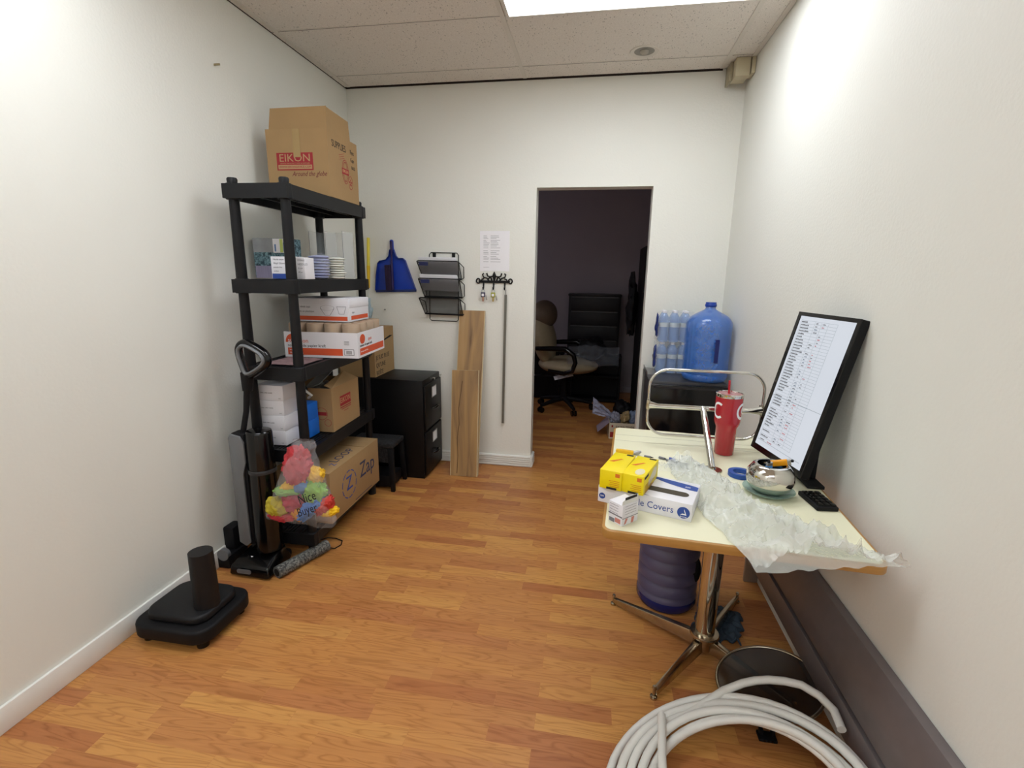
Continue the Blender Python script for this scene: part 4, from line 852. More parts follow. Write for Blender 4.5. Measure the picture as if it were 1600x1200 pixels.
for fx, fy in ((0.150, 2.006), (0.702, 2.125), (0.273, 1.521), (0.735, 1.545)):
    q = crz @ (Vector((fx, fy, 0)) - Vector((0.047, 1.293, 0))); dv = Vector((q.x - PXc, q.y - PYc, 0)); L_ = dv.length; dv.normalize(); a = math.atan2(dv.y, dv.x)
    Mx = T(PXc, PYc, 0) @ Matrix.Rotation(a, 4, 'Z')
    m = MB(); m.hull8([(0.03, -0.018, 0.045), (L_, -0.010, 0.012), (L_, 0.010, 0.012), (0.03, 0.018, 0.045)], [(0.03, -0.013, 0.098), (L_, -0.009, 0.035), (L_, 0.009, 0.035), (0.03, 0.013, 0.098)], Mx)
    lg = m.build('leg', CHROMD, t, bevel=0.003)
    MB().lathe([(0.013, 0.0), (0.013, 0.008), (0.005, 0.010), (0.005, 0.04), (0.008, 0.042), (0.006, 0.05)], 16, Mx @ T(L_ + 0.004, 0, 0)).build('levelling_foot', CHROMD, lg, smooth=True)

# jug wrapped under the table
JUGW = M('hazy_mauve_plastic', '#59536f', rough=0.3, var=0.15, scale=6, alpha=0.97)
t = thing('water_jug', 'hazy purplish water jug on the floor under the table', 'water jug', (0.385, 2.10, 0), rz=0.6)
pr = [(0.02, 0.012), (0.09, 0.0), (0.122, 0.006), (0.130, 0.022)]
z = 0.03
for k in range(6): pr += [(0.131, z), (0.129, z + 0.040), (0.122, z + 0.046), (0.122, z + 0.052)]; z += 0.056
pr += [(0.128, z), (0.118, z + 0.03), (0.085, z + 0.058), (0.045, z + 0.076), (0.03, z + 0.085), (0.029, z + 0.115)]
MB().lathe(pr, 48, T(0, 0, 0)).build('bottle', JUGW, t, smooth=True)
MB().lathe([(0.1225, 0.0065), (0.1315, 0.024), (0.1318, 0.052)], 48, cap=False).build('blue_base', M('dark_blue_base', '#1b2566', rough=0.2), t, smooth=True)
MB().blob((0.05, -0.115, 0.20), (0.02, 0.02, 0.06), 0.1, 10, 1).build('handle', BLKM, t, smooth=True)
o = MB().grid(lambda u, v: ((u - 0.5) * 0.17 * (1 + 0.5 * noise.noise(Vector((u * 3, v * 5, 3)))) + 0.05 * (v - 0.5), (v - 0.5) * 0.20 * (1 + 0.6 * noise.noise(Vector((u * 5, v * 3, 7)))) - 0.06 * (u - 0.5), 0.012 + 0.030 * abs(noise.noise(Vector((u * 6, v * 6, 1)))) + 0.006 * math.sin(u * 9)), 36, 30).build('blue_cloth', M('blue_grey_cloth', '#34424f', rough=0.9, var=0.2, bump=0.5), smooth=True, loc=(0.585, 1.955, 0.0)); tag(o, 'crumpled dark blue cloth on the floor behind the table pedestal', 'cloth')
o.modifiers.new('thickness', 'SOLIDIFY').thickness = 0.006

# chrome stand on the table
t = thing('chrome_stand', 'chrome T-stand with a rounded rectangular frame on the table', 'stand', (0.458, 1.82, TZ + 0.0005))
MB().tube([(x + 0.012, 0.28, z + 0.18) for x, z in rrect(0.458, 0.285, 0.075, 8)], 0.006, 10, True, up=(0, 1, 0)).build('frame_loop', CHROME, t, smooth=True)
MB().tube([(-0.212, 0.268, 0.17), (-0.18, 0.262, 0.168), (0.19, 0.262, 0.168), (0.232, 0.268, 0.17)], [0.016, 0.010, 0.010, 0.018], 14).build('crossbar', CHROME, t, smooth=True)
for x in (-0.217, 0.237): MB().box((x - 0.008, 0.262, 0.150), (x + 0.008, 0.29, 0.190)).build('end_clamp', CHROMD, t, bevel=0.003)
MB().tube([(0.0, 0.0, 0.006), (0.004, 0.262, 0.168)], 0.0125, 16).build('post', CHROME, t, smooth=True)
MB().lathe([(0.035, 0), (0.035, 0.004), (0.014, 0.008), (0.013, 0.014)], 24).build('foot_plate', CHROMD, t, smooth=True)

# tumbler
t = thing('tumbler', 'red insulated tumbler with white letters and straw on the table', 'tumbler', (0.545, 2.02, TZ + 0.0005))
MB().lathe([(0.033, 0.0), (0.037, 0.003), (0.0405, 0.115), (0.048, 0.130), (0.0495, 0.14), (0.0515, 0.24)], 48).build('cup', REDT, t, smooth=True)
MB().lathe([(0.0518, 0.24), (0.0525, 0.243), (0.0525, 0.252), (0.048, 0.254), (0.047, 0.250)], 48, cap=False).build('steel_rim', CHROME, t, smooth=True)
MB().lathe([(0.0475, 0.246), (0.046, 0.251), (0.012, 0.252), (0.001, 0.252)], 40).build('lid', M('clear_pink_lid', '#c98d8d', rough=0.1, alpha=0.7), t, smooth=True)
MB().tube([(-0.002, 0.0, 0.20), (-0.008, -0.004, 0.305)], 0.0042, 12).build('straw', M('red_straw', '#c5202f', rough=0.3), t, smooth=True)
m = MB()
def arc_on_cup(az0, zc, rad, a0, a1, wd):
    for q in range(24):
        b0 = a0 + (a1 - a0) * q / 24; b1 = a0 + (a1 - a0) * (q + 1) / 24; qs = []
        for bb, rr in ((b0, rad), (b1, rad), (b1, rad - wd), (b0, rad - wd)):
            du, dz = rr * math.cos(bb), rr * 1.15 * math.sin(bb); z = zc + dz; R0 = 0.0495 + (z - 0.14) * 0.02 + 0.0006; an = az0 + du / R0
            qs.append((R0 * math.cos(an), R0 * math.sin(an), z))
        m.add(qs, [(0, 1, 2, 3)])
arc_on_cup(-0.60, 0.187, 0.029, PI * 0.28, PI * 1.72, 0.009); arc_on_cup(-2.62, 0.187, 0.029, PI * 0.30, PI * 1.70, 0.008); arc_on_cup(-0.46, 0.190, 0.012, PI * 0.2, PI * 1.3, 0.005)
m.build('white_letter', PAPER, t)

# monitor
t = thing('monitor', 'black portrait monitor showing a spreadsheet at the right wall', 'monitor', (0, 0, 0))
P0 = Vector((0.639, 1.989, 0.80)); Wv = Vector((0.194, -0.981, 0)).normalized(); U = (Vector((0.758, 2.012, 1.33)) - P0).normalized(); U = (U - Wv * U.dot(Wv)).normalized(); Nn = Wv.cross(U)   # towards viewer/left
MW, MH = 0.325, 0.545
mm = Matrix(((Wv.x, U.x, Nn.x, P0.x), (Wv.y, U.y, Nn.y, P0.y), (Wv.z, U.z, Nn.z, P0.z), (0, 0, 0, 1)))
t.matrix_world = mm
MB().box((0, 0, -0.03), (MW, MH, 0.0)).build('housing', BLKM, t, bevel=0.004)
bz = 0.014; bb_ = 0.022
m = MB().box((0, 0, 0), (MW, bb_, 0.004)).box((0, MH - bz, 0), (MW, MH, 0.004)).box((0, bb_, 0), (bz + 0.003, MH - bz, 0.004)).box((MW - bz, bb_, 0), (MW, MH - bz, 0.004)); m.build('bezel', BLKG, t)
SCR = M('screen_white', '#dfe5ee', rough=0.2, emis=0.80, var=0.01)
for l_ in list(SCR.node_tree.nodes['Principled BSDF'].inputs['Base Color'].links): SCR.node_tree.links.remove(l_)
SCR.node_tree.nodes['Principled BSDF'].inputs['Base Color'].default_value = (0.03, 0.03, 0.035, 1)
sc = MB().box((bz + 0.003, bb_, 0.0002), (MW - bz, MH - bz, 0.001)).build('screen', SCR, t)
S0x, S1x, S0y, S1y = bz + 0.003, MW - bz, bb_, MH - bz
I0 = Matrix.Translation((0, 0, 0.0011)); m = MB(); mr = MB(); ml = MB(); mb2 = MB(); rnd = random.Random(11)
nr = 42; rh = (S1y - S0y - 0.05) / nr
def word(mm_, x, y, L_, h=0.0042):
    while L_ > 0.002:
        q = rnd.uniform(0.0012, 0.0034); mm_.box((x, y, 0), (x + q, y + h * rnd.uniform(0.6, 1.0), 0.0001), I0); x += q + 0.0011; L_ -= q + 0.0011
for k in range(nr + 1):
    y = S0y + 0.035 + k * rh; ml.box((S0x + 0.012, y, 0), (S0x + 0.21, y + 0.0007, 0.0001), I0)
    if k < nr:
        if rnd.random() < 0.9: word(m, S0x + 0.016, y + 0.003, rnd.uniform(0.03, 0.065), 0.0055)
        if rnd.random() < 0.6: word(mb2 if rnd.random() < 0.5 else m, S0x + 0.10, y + 0.003, rnd.uniform(0.008, 0.02))
        if rnd.random() < 0.55: word(mr if rnd.random() < 0.7 else m, S0x + 0.135, y + 0.003, rnd.uniform(0.008, 0.022))
for x in (0.012, 0.092, 0.128, 0.165, 0.21): ml.box((S0x + x, S0y + 0.035, 0), (S0x + x + 0.0007, S1y - 0.015, 0.0001), I0)
ml.box((S0x + 0.006, S0y + 0.020, 0), (S1x - 0.02, S0y + 0.0212, 0.0001), I0); ml.box((S0x, S0y + 0.20, 0), (S1x, S0y + 0.2012, 0.00012), I0)
word(m, S0x + 0.02, S0y + 0.024, 0.03); word(mr, S0x + 0.07, S0y + 0.024, 0.03)
ml.build('grid_lines', M('screen_grid_grey', '#7e8f9c', rough=0.4), sc); m.build('screen_text', INK, sc); mr.build('red_screen_text', M('screen_red', '#b8343c'), sc); mb2.build('blue_screen_text', M('screen_blue', '#44607c'), sc)
for nm, q in (('stand_foot', MB().box((0.745, 1.71, TZ + 0.0005), (0.80, 1.89, TZ + 0.0125))), ('stand_neck', MB().box((0.779, 1.775, TZ + 0.0105), (0.795, 1.825, TZ + 0.20)))):
    o = q.build(nm, BLKM, t, bevel=0.003); o.matrix_parent_inverse = mm.inverted()
# keyboard-like dark ribbed block at frame edge
t = thing('keypad', 'small black keypad beside the chrome bowl under the monitor', 'keypad', (0.735, 1.60, TZ + 0.0005), rz=0.1)
MB().box((-0.035, -0.06, 0), (0.03, 0.06, 0.014)).build('body', BLKM, t, bevel=0.003)
for i in range(3):
    for j in range(5): MB().box((-0.028 + i * 0.019, -0.052 + j * 0.0215, 0.014), (-0.012 + i * 0.019, -0.035 + j * 0.0215, 0.019)).build('key', BLKG, t, bevel=0.0015)

# chrome bowl etc.
BX, BY = 0.598, 1.645
t = thing('glass_dish', 'shallow greenish glass dish under the chrome bowl', 'dish', (BX, BY, TZ + 0.0005))
MB().lathe([(0.04, 0), (0.055, 0.002), (0.078, 0.016), (0.080, 0.018), (0.075, 0.016), (0.052, 0.006), (0.001, 0.005)], 48).build('dish_body', M('greenish_glass', '#9fc2b4', rough=0.05, alpha=0.6), t, smooth=True)
t = thing('chrome_bowl', 'round mirror-chrome bowl with lighters on the table', 'bowl', (BX, BY, TZ + 0.009))
MB().lathe([(0.03, 0.0), (0.045, 0.003), (0.066, 0.020), (0.074, 0.045), (0.070, 0.072), (0.056, 0.092), (0.046, 0.097), (0.043, 0.096), (0.052, 0.088), (0.064, 0.070), (0.067, 0.045), (0.055, 0.018), (0.001, 0.008)], 56).build('bowl_shell', CHROME, t, smooth=True)
def lighter(lbl, loc, rot, c, nm):
    t = thing('lighter', lbl, 'lighter', loc, rot=rot, group='lighters in the chrome bowl')
    MB().prism(rrect(0.022, 0.011, 0.005), 0, 0.055).build('case', M(nm, c, rough=0.3), t, bevel=0.001)
    MB().prism(rrect(0.021, 0.010, 0.004), 0.0555, 0.066).build('hood', STEEL, t)
    MB().cyl((-0.006, 0.0, 0.07), (0.0, 0.0, 0.07), 0.005, 12).build('wheel', BLKM, t, smooth=True)
lighter('sky blue lighter standing in the chrome bowl', (BX - 0.012, BY - 0.012, TZ + 0.055), (0.2, -0.15, 0.3), '#4e9ae6', 'sky_blue_lighter')
lighter('orange lighter lying over the rim of the chrome bowl', (BX - 0.006, BY + 0.012, TZ + 0.100), (0.3, 1.30, 0.1), '#f0a318', 'orange_lighter')
t = thing('blue_tape_roll', 'blue tape roll lying on the table left of the chrome bowl', 'tape roll', (0.548, 1.785, TZ + 0.0005))
MB().lathe([(0.026, 0), (0.042, 0.0), (0.042, 0.016), (0.026, 0.016)], 40, cap=False).lathe([(0.026, 0.0), (0.026, 0.016)], 40, cap=False).build('tape', M('blue_tape', '#2450a0', rough=0.35), t, smooth=True)

# boxes on the table
w_, d_, h_ = 0.284, 0.165, 0.055
t = thing('covers_box', 'flat white box with blue lettering and oval opening on the table', 'box', (0.198, 1.508, TZ + 0.0005), rz=-0.326)
bx = MB().box((-w_ / 2, -d_ / 2, 0), (w_ / 2, d_ / 2, h_)).build('body', WCARD, t, bevel=0.0015)
N_ = faceM('near', w_, d_, h_); Tp = faceM('top', w_, d_, h_)
m = MB().text('Bottle Covers', 0.0305, N_ @ T(0.091, -0.001, 0), align='RIGHT', wid=0.88); m.disc(0.119, -0.002, 0.018, N_); m.disc(-0.128, -0.006, 0.010, N_)
m.prism([(-0.02, 0.080), (0.06, 0.068), (0.12, 0.058), (0.140, 0.052), (0.140, 0.020), (0.12, 0.020), (0.05, 0.040), (0.0, 0.062), (-0.05, 0.080)], 0, 0.0003, Tp)
m.prism([(-0.140, -0.055), (-0.06, -0.070), (0.02, -0.081), (-0.140, -0.081)], 0, 0.0003, Tp)
m.build('printed_blue', BLUEI, t)
m = MB(); Na = N_ @ T(0.119, -0.002, 0.0005)
m.add([(-0.009, -0.007, 0), (0.009, -0.007, 0), (0.0015, 0.012, 0), (0.0015, 0.006, 0), (0.005, -0.003, 0), (-0.003, -0.003, 0)], [(0, 1, 4, 5), (1, 2, 3, 4)], Na)
m.text('dynarex', 0.006, Na @ T(0, -0.0125, 0)).text('500', 0.008, N_ @ T(-0.128, -0.006, 0.0005)).text('500', 0.011, Tp @ T(0.11, 0.037, 0.0005)); m.build('white_print', PAPER, t)
m = MB(); m.prism([(x + 0.05, y - 0.022) for x, y in rrect(0.145, 0.034, 0.0165)], 0, 0.0003, Tp @ T(0, 0, 0)); m.build('oval_opening', M('box_inside_shadow', '#4b453a', rough=0.9), t)
def yellow_box(lbl, loc, rz, pale=True):
    w_, d_, h_ = 0.069, 0.172, 0.060
    t = thing('yellow_box', lbl, 'box', loc, rz, 'yellow cartons on the white box')
    MB().box((-w_ / 2, -d_ / 2, 0), (w_ / 2, d_ / 2, h_)).build('body', YEL, t, bevel=0.001)
    N_ = faceM('near', w_, d_, h_); R_ = faceM('right', w_, d_, h_); Tp = faceM('top', w_, d_, h_)
    m = MB(); m.rect(0.014, 0.012, 0.028, 0.024, N_)
    for k in range(4): m.rect(-0.005 + (k % 2) * 0.004, -0.002 - k * 0.006, 0.028, -0.0005 - k * 0.006, N_)
    m.prism([(-0.03, -0.005), (0.0, 0.03), (0.008, 0.03), (-0.015, -0.006)], 0, 0.0002, Tp); m.build('red_print', M('red_orange_print', '#d8741c'), t)
    m = MB()
    if pale: m.prism([(0.012 + 0.014 * math.cos(a * PI / 8), -0.05 + 0.026 * math.sin(a * PI / 8)) for a in range(16)], 0, 0.0003, Tp)
    m.prism([(-0.03, -0.022), (0.06, -0.008), (0.065, 0.018), (0.03, 0.022), (-0.03, 0.0)], 0, 0.0003, R_); m.build('pale_print', M('pale_photo_print', '#e0d8b8'), t)
    m = MB(); m.rect(-0.078, 0.018, -0.035, 0.026, R_); m.rect(0.008, 0.070, 0.030, 0.081, Tp); m.rect(-0.012, -0.030, 0.02, -0.023, N_); m.build('black_print', INK, t)
    for k in range(3): pass
    m = MB()
    for k in range(6): m.rect(-0.07, -0.006 - k * 0.005, 0.0 + (k % 3) * 0.02, -0.0045 - k * 0.005, R_)
    m.build('small_red_lines', M('brown_red_print', '#a8622c'), t)
    return t
bh = h_
yellow_box('yellow carton at the left on top of the flat white box', (0.098, 1.528, TZ + bh + 0.0015), -0.31, False)
yellow_box('yellow carton at the right on top of the flat white box', (0.166, 1.508, TZ + bh + 0.0015), -0.36)
w_, d_, h_ = 0.068, 0.052, 0.064
t = thing('small_carton', 'small white carton with black hang tab in front of the yellow ones', 'box', (0.110, 1.362, TZ + 0.0005), rz=0.80)
MB().box((-w_ / 2, -d_ / 2, 0), (w_ / 2, d_ / 2, h_)).build('body', WCARD, t, bevel=0.001)
N_ = faceM('near', w_, d_, h_); L_f = faceM('left', w_, d_, h_)
MB().prism([(-w_ / 2, 0), (w_ / 2, 0), (w_ / 2 - 0.002, 0.020), (0.010, 0.022), (-0.012, 0.022), (-w_ / 2 + 0.002, 0.012)], 0, 0.002, Matrix.Translation((0, -d_ / 2 + 0.004, h_)) @ Q).build('hang_tab', M('hang_tab_white', '#dcdcd8'), t)
MB().box((-0.024, -d_ / 2 + 0.0005, h_ + 0.014), (0.026, -d_ / 2 + 0.0015, h_ + 0.022)).build('tab_black_top', INK, t)
m = MB()
for k in range(4): m.rect(-0.024, 0.026 - k * 0.008, 0.024, 0.0268 - k * 0.008, N_); m.rect(-0.022, 0.024 - k * 0.008, 0.01, 0.025 - k * 0.008, L_f)
m.rect(-0.034, -0.010, 0.034, -0.008, N_); m.rect(-0.026, -0.007, 0.026, -0.003, L_f); m.rect(-0.022, -0.030, -0.002, -0.018, L_f); m.build('printed_lines', GRYI, t)
m = MB().prism([(-0.026, -0.029), (-0.018, -0.026), (-0.010, -0.012), (-0.020, -0.011)], 0, 0.0003, N_).prism([(0.004, -0.030), (0.014, -0.030), (0.018, -0.012), (0.006, -0.012)], 0, 0.0003, N_); m.rect(0.0, -0.027, 0.020, -0.013, L_f); m.build('skin_tone_print', M('coral_print', '#c98074'), t)

# cutter + needle packs + scraps
t = thing('utility_knife', 'yellow utility knife behind the yellow cartons on the table', 'knife', (0.145, 1.93, TZ + 0.009), rz=-0.15)
MB().box((-0.035, -0.009, -0.008), (0.035, 0.009, 0.008)).build('handle', M('orange_yellow_plastic', '#eab50e', rough=0.35), t, bevel=0.004)
MB().tube([(0.036, 0, 0), (0.052, 0.002, 0.002), (0.064, 0.006, 0.006)], [0.006, 0.009, 0.004], 12).build('clip', STEEL, t, smooth=True)
def needle(lbl, loc, rz, c):
    t = thing('needle_cartridge', lbl, 'cartridge', loc, rz, 'needle cartridges on the table')
    MB().cyl((-0.016, 0, 0), (0.008, 0, 0), 0.0045, 12).build('barrel', M('cart_' + c[1:], c, rough=0.3), t, smooth=True)
    MB().cyl((0.008, 0, 0), (0.02, 0, 0), 0.003, 10, 0.001).build('tip', BLKM, t, smooth=True); return t
n0 = needle('slim dark cartridge lying just right of the yellow knife', (0.235, 1.90, TZ + 0.0055), -0.3, '#6c6c72')
for (x, y, r, lb) in ((0.290, 1.895, -0.6, 'first'), (0.315, 1.872, -0.5, 'second'), (0.338, 1.862, 0.8, 'third'), (0.365, 1.85, -0.2, 'fourth'), (0.425, 1.84, -0.9, 'last')):
    dup(n0, (x, y, TZ + 0.0055), r, '%s cartridge in the scattered row between the knife and the chrome post' % lb)
t = thing('blue_pen_cap', 'blue needle cartridge in the scattered row on the table', 'cartridge', (0.325, 1.888, TZ + 0.0065), -0.5); MB().cyl((-0.012, 0, 0), (0.012, 0, 0), 0.006, 14).build('cap', M('deep_blue_cap', '#3a4f9c'), t, smooth=True)

# crumpled plastic bag across the table
Lp = [(0.30, 1.86), (0.305, 1.74), (0.335, 1.56), (0.352, 1.43), (0.385, 1.32), (0.405, 1.24), (0.43, 1.19)]
Rp = [(0.40, 1.93), (0.46, 1.76), (0.50, 1.70), (0.53, 1.53), (0.60, 1.44), (0.68, 1.34), (0.80, 1.24)]
def ev(L_, v):
    k = min(int(v * (len(L_) - 1)), len(L_) - 2); q = v * (len(L_) - 1) - k; return L_[k][0] * (1 - q) + L_[k + 1][0] * q, L_[k][1] * (1 - q) + L_[k + 1][1] * q
def pbag(layer):
    def f(u, v):
        l, r = ev(Lp, v), ev(Rp, v); x = l[0] * (1 - u) + r[0] * u; y = l[1] * (1 - u) + r[1] * u
        e = math.sin(PI * min(1, max(0, u))) ** 0.5
        p = Vector((x * 9, y * 9, layer * 5.0)); p2 = p * 2.6
        rg = 1 - abs(noise.noise(p)) * 2.2; rg2 = 1 - abs(noise.noise(p2)) * 2.0
        rg3 = 1 - abs(noise.noise(p * 6.5)) * 2.4
        hgt = (0.010 + 0.044 * max(0, rg) ** 2 * layer + 0.024 * max(0, rg2) ** 2 + 0.009 * max(0, rg3)) * e * (0.5 + 0.7 * v)
        z = TZ + 0.004 + (hgt if layer else 0.002 + 0.006 * abs(noise.noise(p2)))
        yedge = 1.265
        x += 0.012 * noise.noise(Vector((y * 22, layer, u * 3))); y += 0.012 * noise.noise(Vector((x * 22, layer + 4, u * 3)))
        if y < yedge - 0.03: z -= min(0.05, (yedge - 0.03 - y) * 0.55)
        return (x, y, z)
    return f
t = thing('plastic_sheet_bag', 'large crumpled clear plastic bag spilling over the table front edge', 'plastic bag', (0, 0, 0))
MB().grid(pbag(1.0), 120, 170).build('upper_film', POLY, t, smooth=True)
MB().grid(pbag(0.0), 30, 60).build('under_film', POLY, t, smooth=True)
o = MB().grid(lambda u, v: ((u - 0.5) * 0.16, (v - 0.5) * 0.07, 0.003 + 0.022 * max(0, 1 - abs(noise.noise(Vector((u * 7, v * 4, 8)))) * 3) * math.sin(PI * v)), 40, 20).build('film_scrap', FILM, smooth=True, loc=(0.295, 1.80, TZ + 0.001)); tag(o, 'small clear film scrap on the table between the cartons and the bag', 'film')
o = MB().grid(lambda u, v: ((u - 0.5) * 0.06, (v - 0.5) * 0.04, 0.003 + 0.05 * math.sin(PI * u) * abs(math.sin(PI * v))), 16, 12).build('torn_wrapper', FILM, smooth=True, loc=(0.375, 1.875, TZ + 0.001)); tag(o, 'small standing torn wrapper beside the needle cartridges', 'wrapper')

# ------------------------------------------------------------------ heater along the right wall
t = thing('baseboard_heater', 'long grey-brown baseboard heater along the right wall', 'heater', (XR, 0.2, 0))
hx = 0.058; L_ = 2.10
MB().prism([(0, 0.125), (-hx, 0.125), (-hx - 0.004, 0.135), (-hx - 0.004, 0.225), (0, 0.225)], 0, L_, Matrix(((1, 0, 0, -0.001), (0, 0, 1, 0), (0, 1, 0, 0), (0, 0, 0, 1)))).build('lower_panel', HEAT, t, bevel=0.002)
MB().prism([(0, 0.245), (-hx - 0.004, 0.245), (-hx - 0.004, 0.33), (-0.03, 0.42), (0, 0.42)], 0, L_, Matrix(((1, 0, 0, -0.001), (0, 0, 1, 0), (0, 1, 0, 0), (0, 0, 0, 1)))).build('upper_panel', HEAT, t, bevel=0.002)
MB().box((-0.045, 0.01, 0.20), (-0.003, L_ - 0.01, 0.27)).build('air_slot', DARK, t)
MB().box((-hx - 0.006, L_ - 0.0, 0.0), (-0.001, L_ + 0.02, 0.42)).build('end_cap', M('pale_grey_cap', '#a9a5a2', rough=0.35, metal=0.4), t, bevel=0.003)
MB().box((-hx + 0.01, 0.03, 0.0), (-0.001, 0.05, 0.125)).build('foot', HEAT, t)

# round smoky disc with clip
t = thing('round_screen', 'round smoky disc with metal rim on the floor by the heater', 'disc', (0.655, 1.60, 0.062), rot=(0.0, -0.22, 0))
MB().tube([(0.165 * math.cos(a), 0.165 * math.sin(a), 0) for a in [q * PI / 32 for q in range(64)]], 0.0055, 8, True).build('metal_rim', CHROMD, t, smooth=True)
MB().lathe([(0.162, -0.003), (0.162, 0.001), (0.001, 0.004)], 64).build('smoky_pane', M('smoky_pane', '#191614', rough=0.2, var=0.3, scale=20, alpha=0.62), t, smooth=True)
t.location = (0.648, 1.55, 0.102)
t = thing('black_clip', 'small black plastic foot on the floor at the near rim of the round disc', 'clip', (0.615, 1.425, 0))
MB().box((-0.028, -0.018, 0), (0.028, 0.018, 0.010)).box((-0.024, -0.002, 0.010), (-0.012, 0.014, 0.028)).box((0.012, -0.002, 0.010), (0.024, 0.014, 0.028)).build('clip_body', BLKM, t, bevel=0.002)
for x in (-0.012, 0.0, 0.012): MB().box((x - 0.003, -0.019, 0.002), (x + 0.003, -0.0175, 0.009)).build('rib', BLKG, t)

# hose coil
t = thing('hose_coil', 'loose coil of thick white hose on the floor at the lower right', 'hose', (0, 0, 0))
pts = []; n = 6; rnd = random.Random(5)
RR = [0.345, 0.318, 0.300, 0.282, 0.262, 0.248]; CX = [0.425, 0.435, 0.44, 0.452, 0.458, 0.465]; CY = [1.118, 1.128, 1.108, 1.122, 1.105, 1.11]
for k in range(n):
    for q in range(48):
        a = -PI / 2 + 2 * PI * q / 48; s_ = q / 48; k2 = min(k + 1, n - 1)
        r = RR[k] * (1 - s_) + RR[k2] * s_; cx = CX[k] * (1 - s_) + CX[k2] * s_; cy = CY[k] * (1 - s_) + CY[k2] * s_
        x = cx + r * math.cos(a) * 1.02; y = cy + r * math.sin(a)
        z = 0.016 + 0.25 * max(0, x - 0.12) + 0.010 * math.sin(a * 2 + k * 1.3) + (0.012 if k % 2 else 0.0)
        pts.append((x, y, max(0.014, z)))
MB().tube(pts, 0.0125, 12).build('hose_tube', HOSE, t, smooth=True)
MB().tube([(0.272, 1.362, 0.090), (0.266, 1.30, 0.092), (0.256, 1.22, 0.088), (0.25, 1.1, 0.075), (0.26, 0.98, 0.065)], 0.0125, 12).build('hose_free_end', HOSE, t, smooth=True)
MB().tube([(0.36, 1.395, 0.075), (0.42, 1.432, 0.095), (0.48, 1.462, 0.122), (0.542, 1.480, 0.145), (0.58, 1.485, 0.157), (0.62, 1.484, 0.168), (0.665, 1.476, 0.178), (0.708, 1.460, 0.186), (0.745, 1.42, 0.19), (0.765, 1.37, 0.19), (0.76, 1.31, 0.185)], 0.0125, 12).build('hose_outer_turn', HOSE, t, smooth=True)

# ------------------------------------------------------------------ black stand at lower left
t = thing('black_stand', 'black stand with thick rounded base at the left edge of the floor', 'stand', (-1.585, 1.55, 0))
MB().prism(rrect(0.34, 0.30, 0.07), 0.03, 0.09).build('base', BLKM, t, bevel=0.012, seg=3)
MB().prism(rrect(0.27, 0.23, 0.06), 0.09, 0.125).build('base_cover', BLKP, t, bevel=0.012, seg=3)
MB().tube([(0.085, -0.02, 0.12), (0.085, -0.02, 0.36)], [0.048, 0.044], 20).build('post', BLKP, t, smooth=True)
for sx in (-1, 1):
    for sy in (-1, 1): MB().cyl((sx * 0.12, sy * 0.10, 0.0), (sx * 0.12, sy * 0.10, 0.032), 0.022, 16).build('foot', BLKG, t, smooth=True)

# ------------------------------------------------------------------ office
t = thing('office_chair', 'tan leather swivel office chair in the dark office', 'office chair', (-0.30, 5.32, 0), rz=-0.15)
MB().blob((0.03, 0, 0.50), (0.33, 0.27, 0.095), 0.03, 6, 2, 40, 24).build('seat', LEATH, t, smooth=True)
MB().blob((-0.245, 0, 0.80), (0.11, 0.27, 0.32), 0.04, 6, 3, 40, 26, rot=-0.22).build('backrest', LEATH, t, smooth=True)
MB().blob((-0.245, 0.0, 1.04), (0.13, 0.23, 0.15), 0.03, 6, 4, 36, 22, rot=-0.15).build('headrest', LEATD, t, smooth=True)
for sy in (-1, 1):
    MB().tube([(-0.26, sy * 0.27, 0.70), (-0.10, sy * 0.30, 0.71), (0.06, sy * 0.31, 0.715), (0.15, sy * 0.31, 0.66), (0.17, sy * 0.30, 0.58), (0.14, sy * 0.30, 0.49), (0.05, sy * 0.29, 0.455), (-0.12, sy * 0.27, 0.47)], [0.022, 0.028, 0.03, 0.026, 0.024, 0.024, 0.024, 0.02], 12).build('armrest', BLKG, t, smooth=True)
MB().cyl((0, 0, 0.10), (0, 0, 0.42), 0.03, 20).build('gas_lift', BLKM, t, smooth=True)
MB().box((-0.12, -0.10, 0.38), (0.12, 0.10, 0.42)).build('tilt_plate', BLKM, t)
for k in range(5):
    a = k * 2 * PI / 5 - 1.0; dx, dy = math.cos(a), math.sin(a)
    lg = MB().tube([(0.02 * dx, 0.02 * dy, 0.125), (0.17 * dx, 0.17 * dy, 0.105), (0.31 * dx, 0.31 * dy, 0.075)], [0.03, 0.024, 0.018], 12).build('leg', BLKM, t, smooth=True)
    m = MB(); px, py = -dy, dx
    for s_ in (-1, 1): m.cyl((0.31 * dx + s_ * 0.008 * px, 0.31 * dy + s_ * 0.008 * py, 0.031), (0.31 * dx + s_ * 0.026 * px, 0.31 * dy + s_ * 0.026 * py, 0.031), 0.030, 20)
    m.build('caster', BLKG, lg, smooth=True)
o = MB().blob((0, 0, 0), (0.15, 0.12, 0.12), 0.15, 12, 6, fold=0.2).build('black_bag', BLKM, smooth=True, loc=(-0.02, 5.33, 0.685)); tag(o, 'black soft bag heaped on the tan office chair seat', 'bag')
o = MB().grid(lambda u, v: ((u - 0.5) * 0.52, (v - 0.5) * 0.22, 0.02 * math.sin(u * 9 + v * 4) + 0.03 * noise.noise(Vector((u * 8, v * 8, 0))) + v * 0.02), 40, 20).build('plastic_sleeve', M('smoky_film', '#8b8f98', rough=0.15, alpha=0.25, bump=0.8, bscale=20), smooth=True, loc=(0.0, 5.06, 0.645)); o.rotation_euler = (0.9, 0, 0); tag(o, 'crinkled clear sleeve hanging over the office chair armrest', 'plastic sleeve')
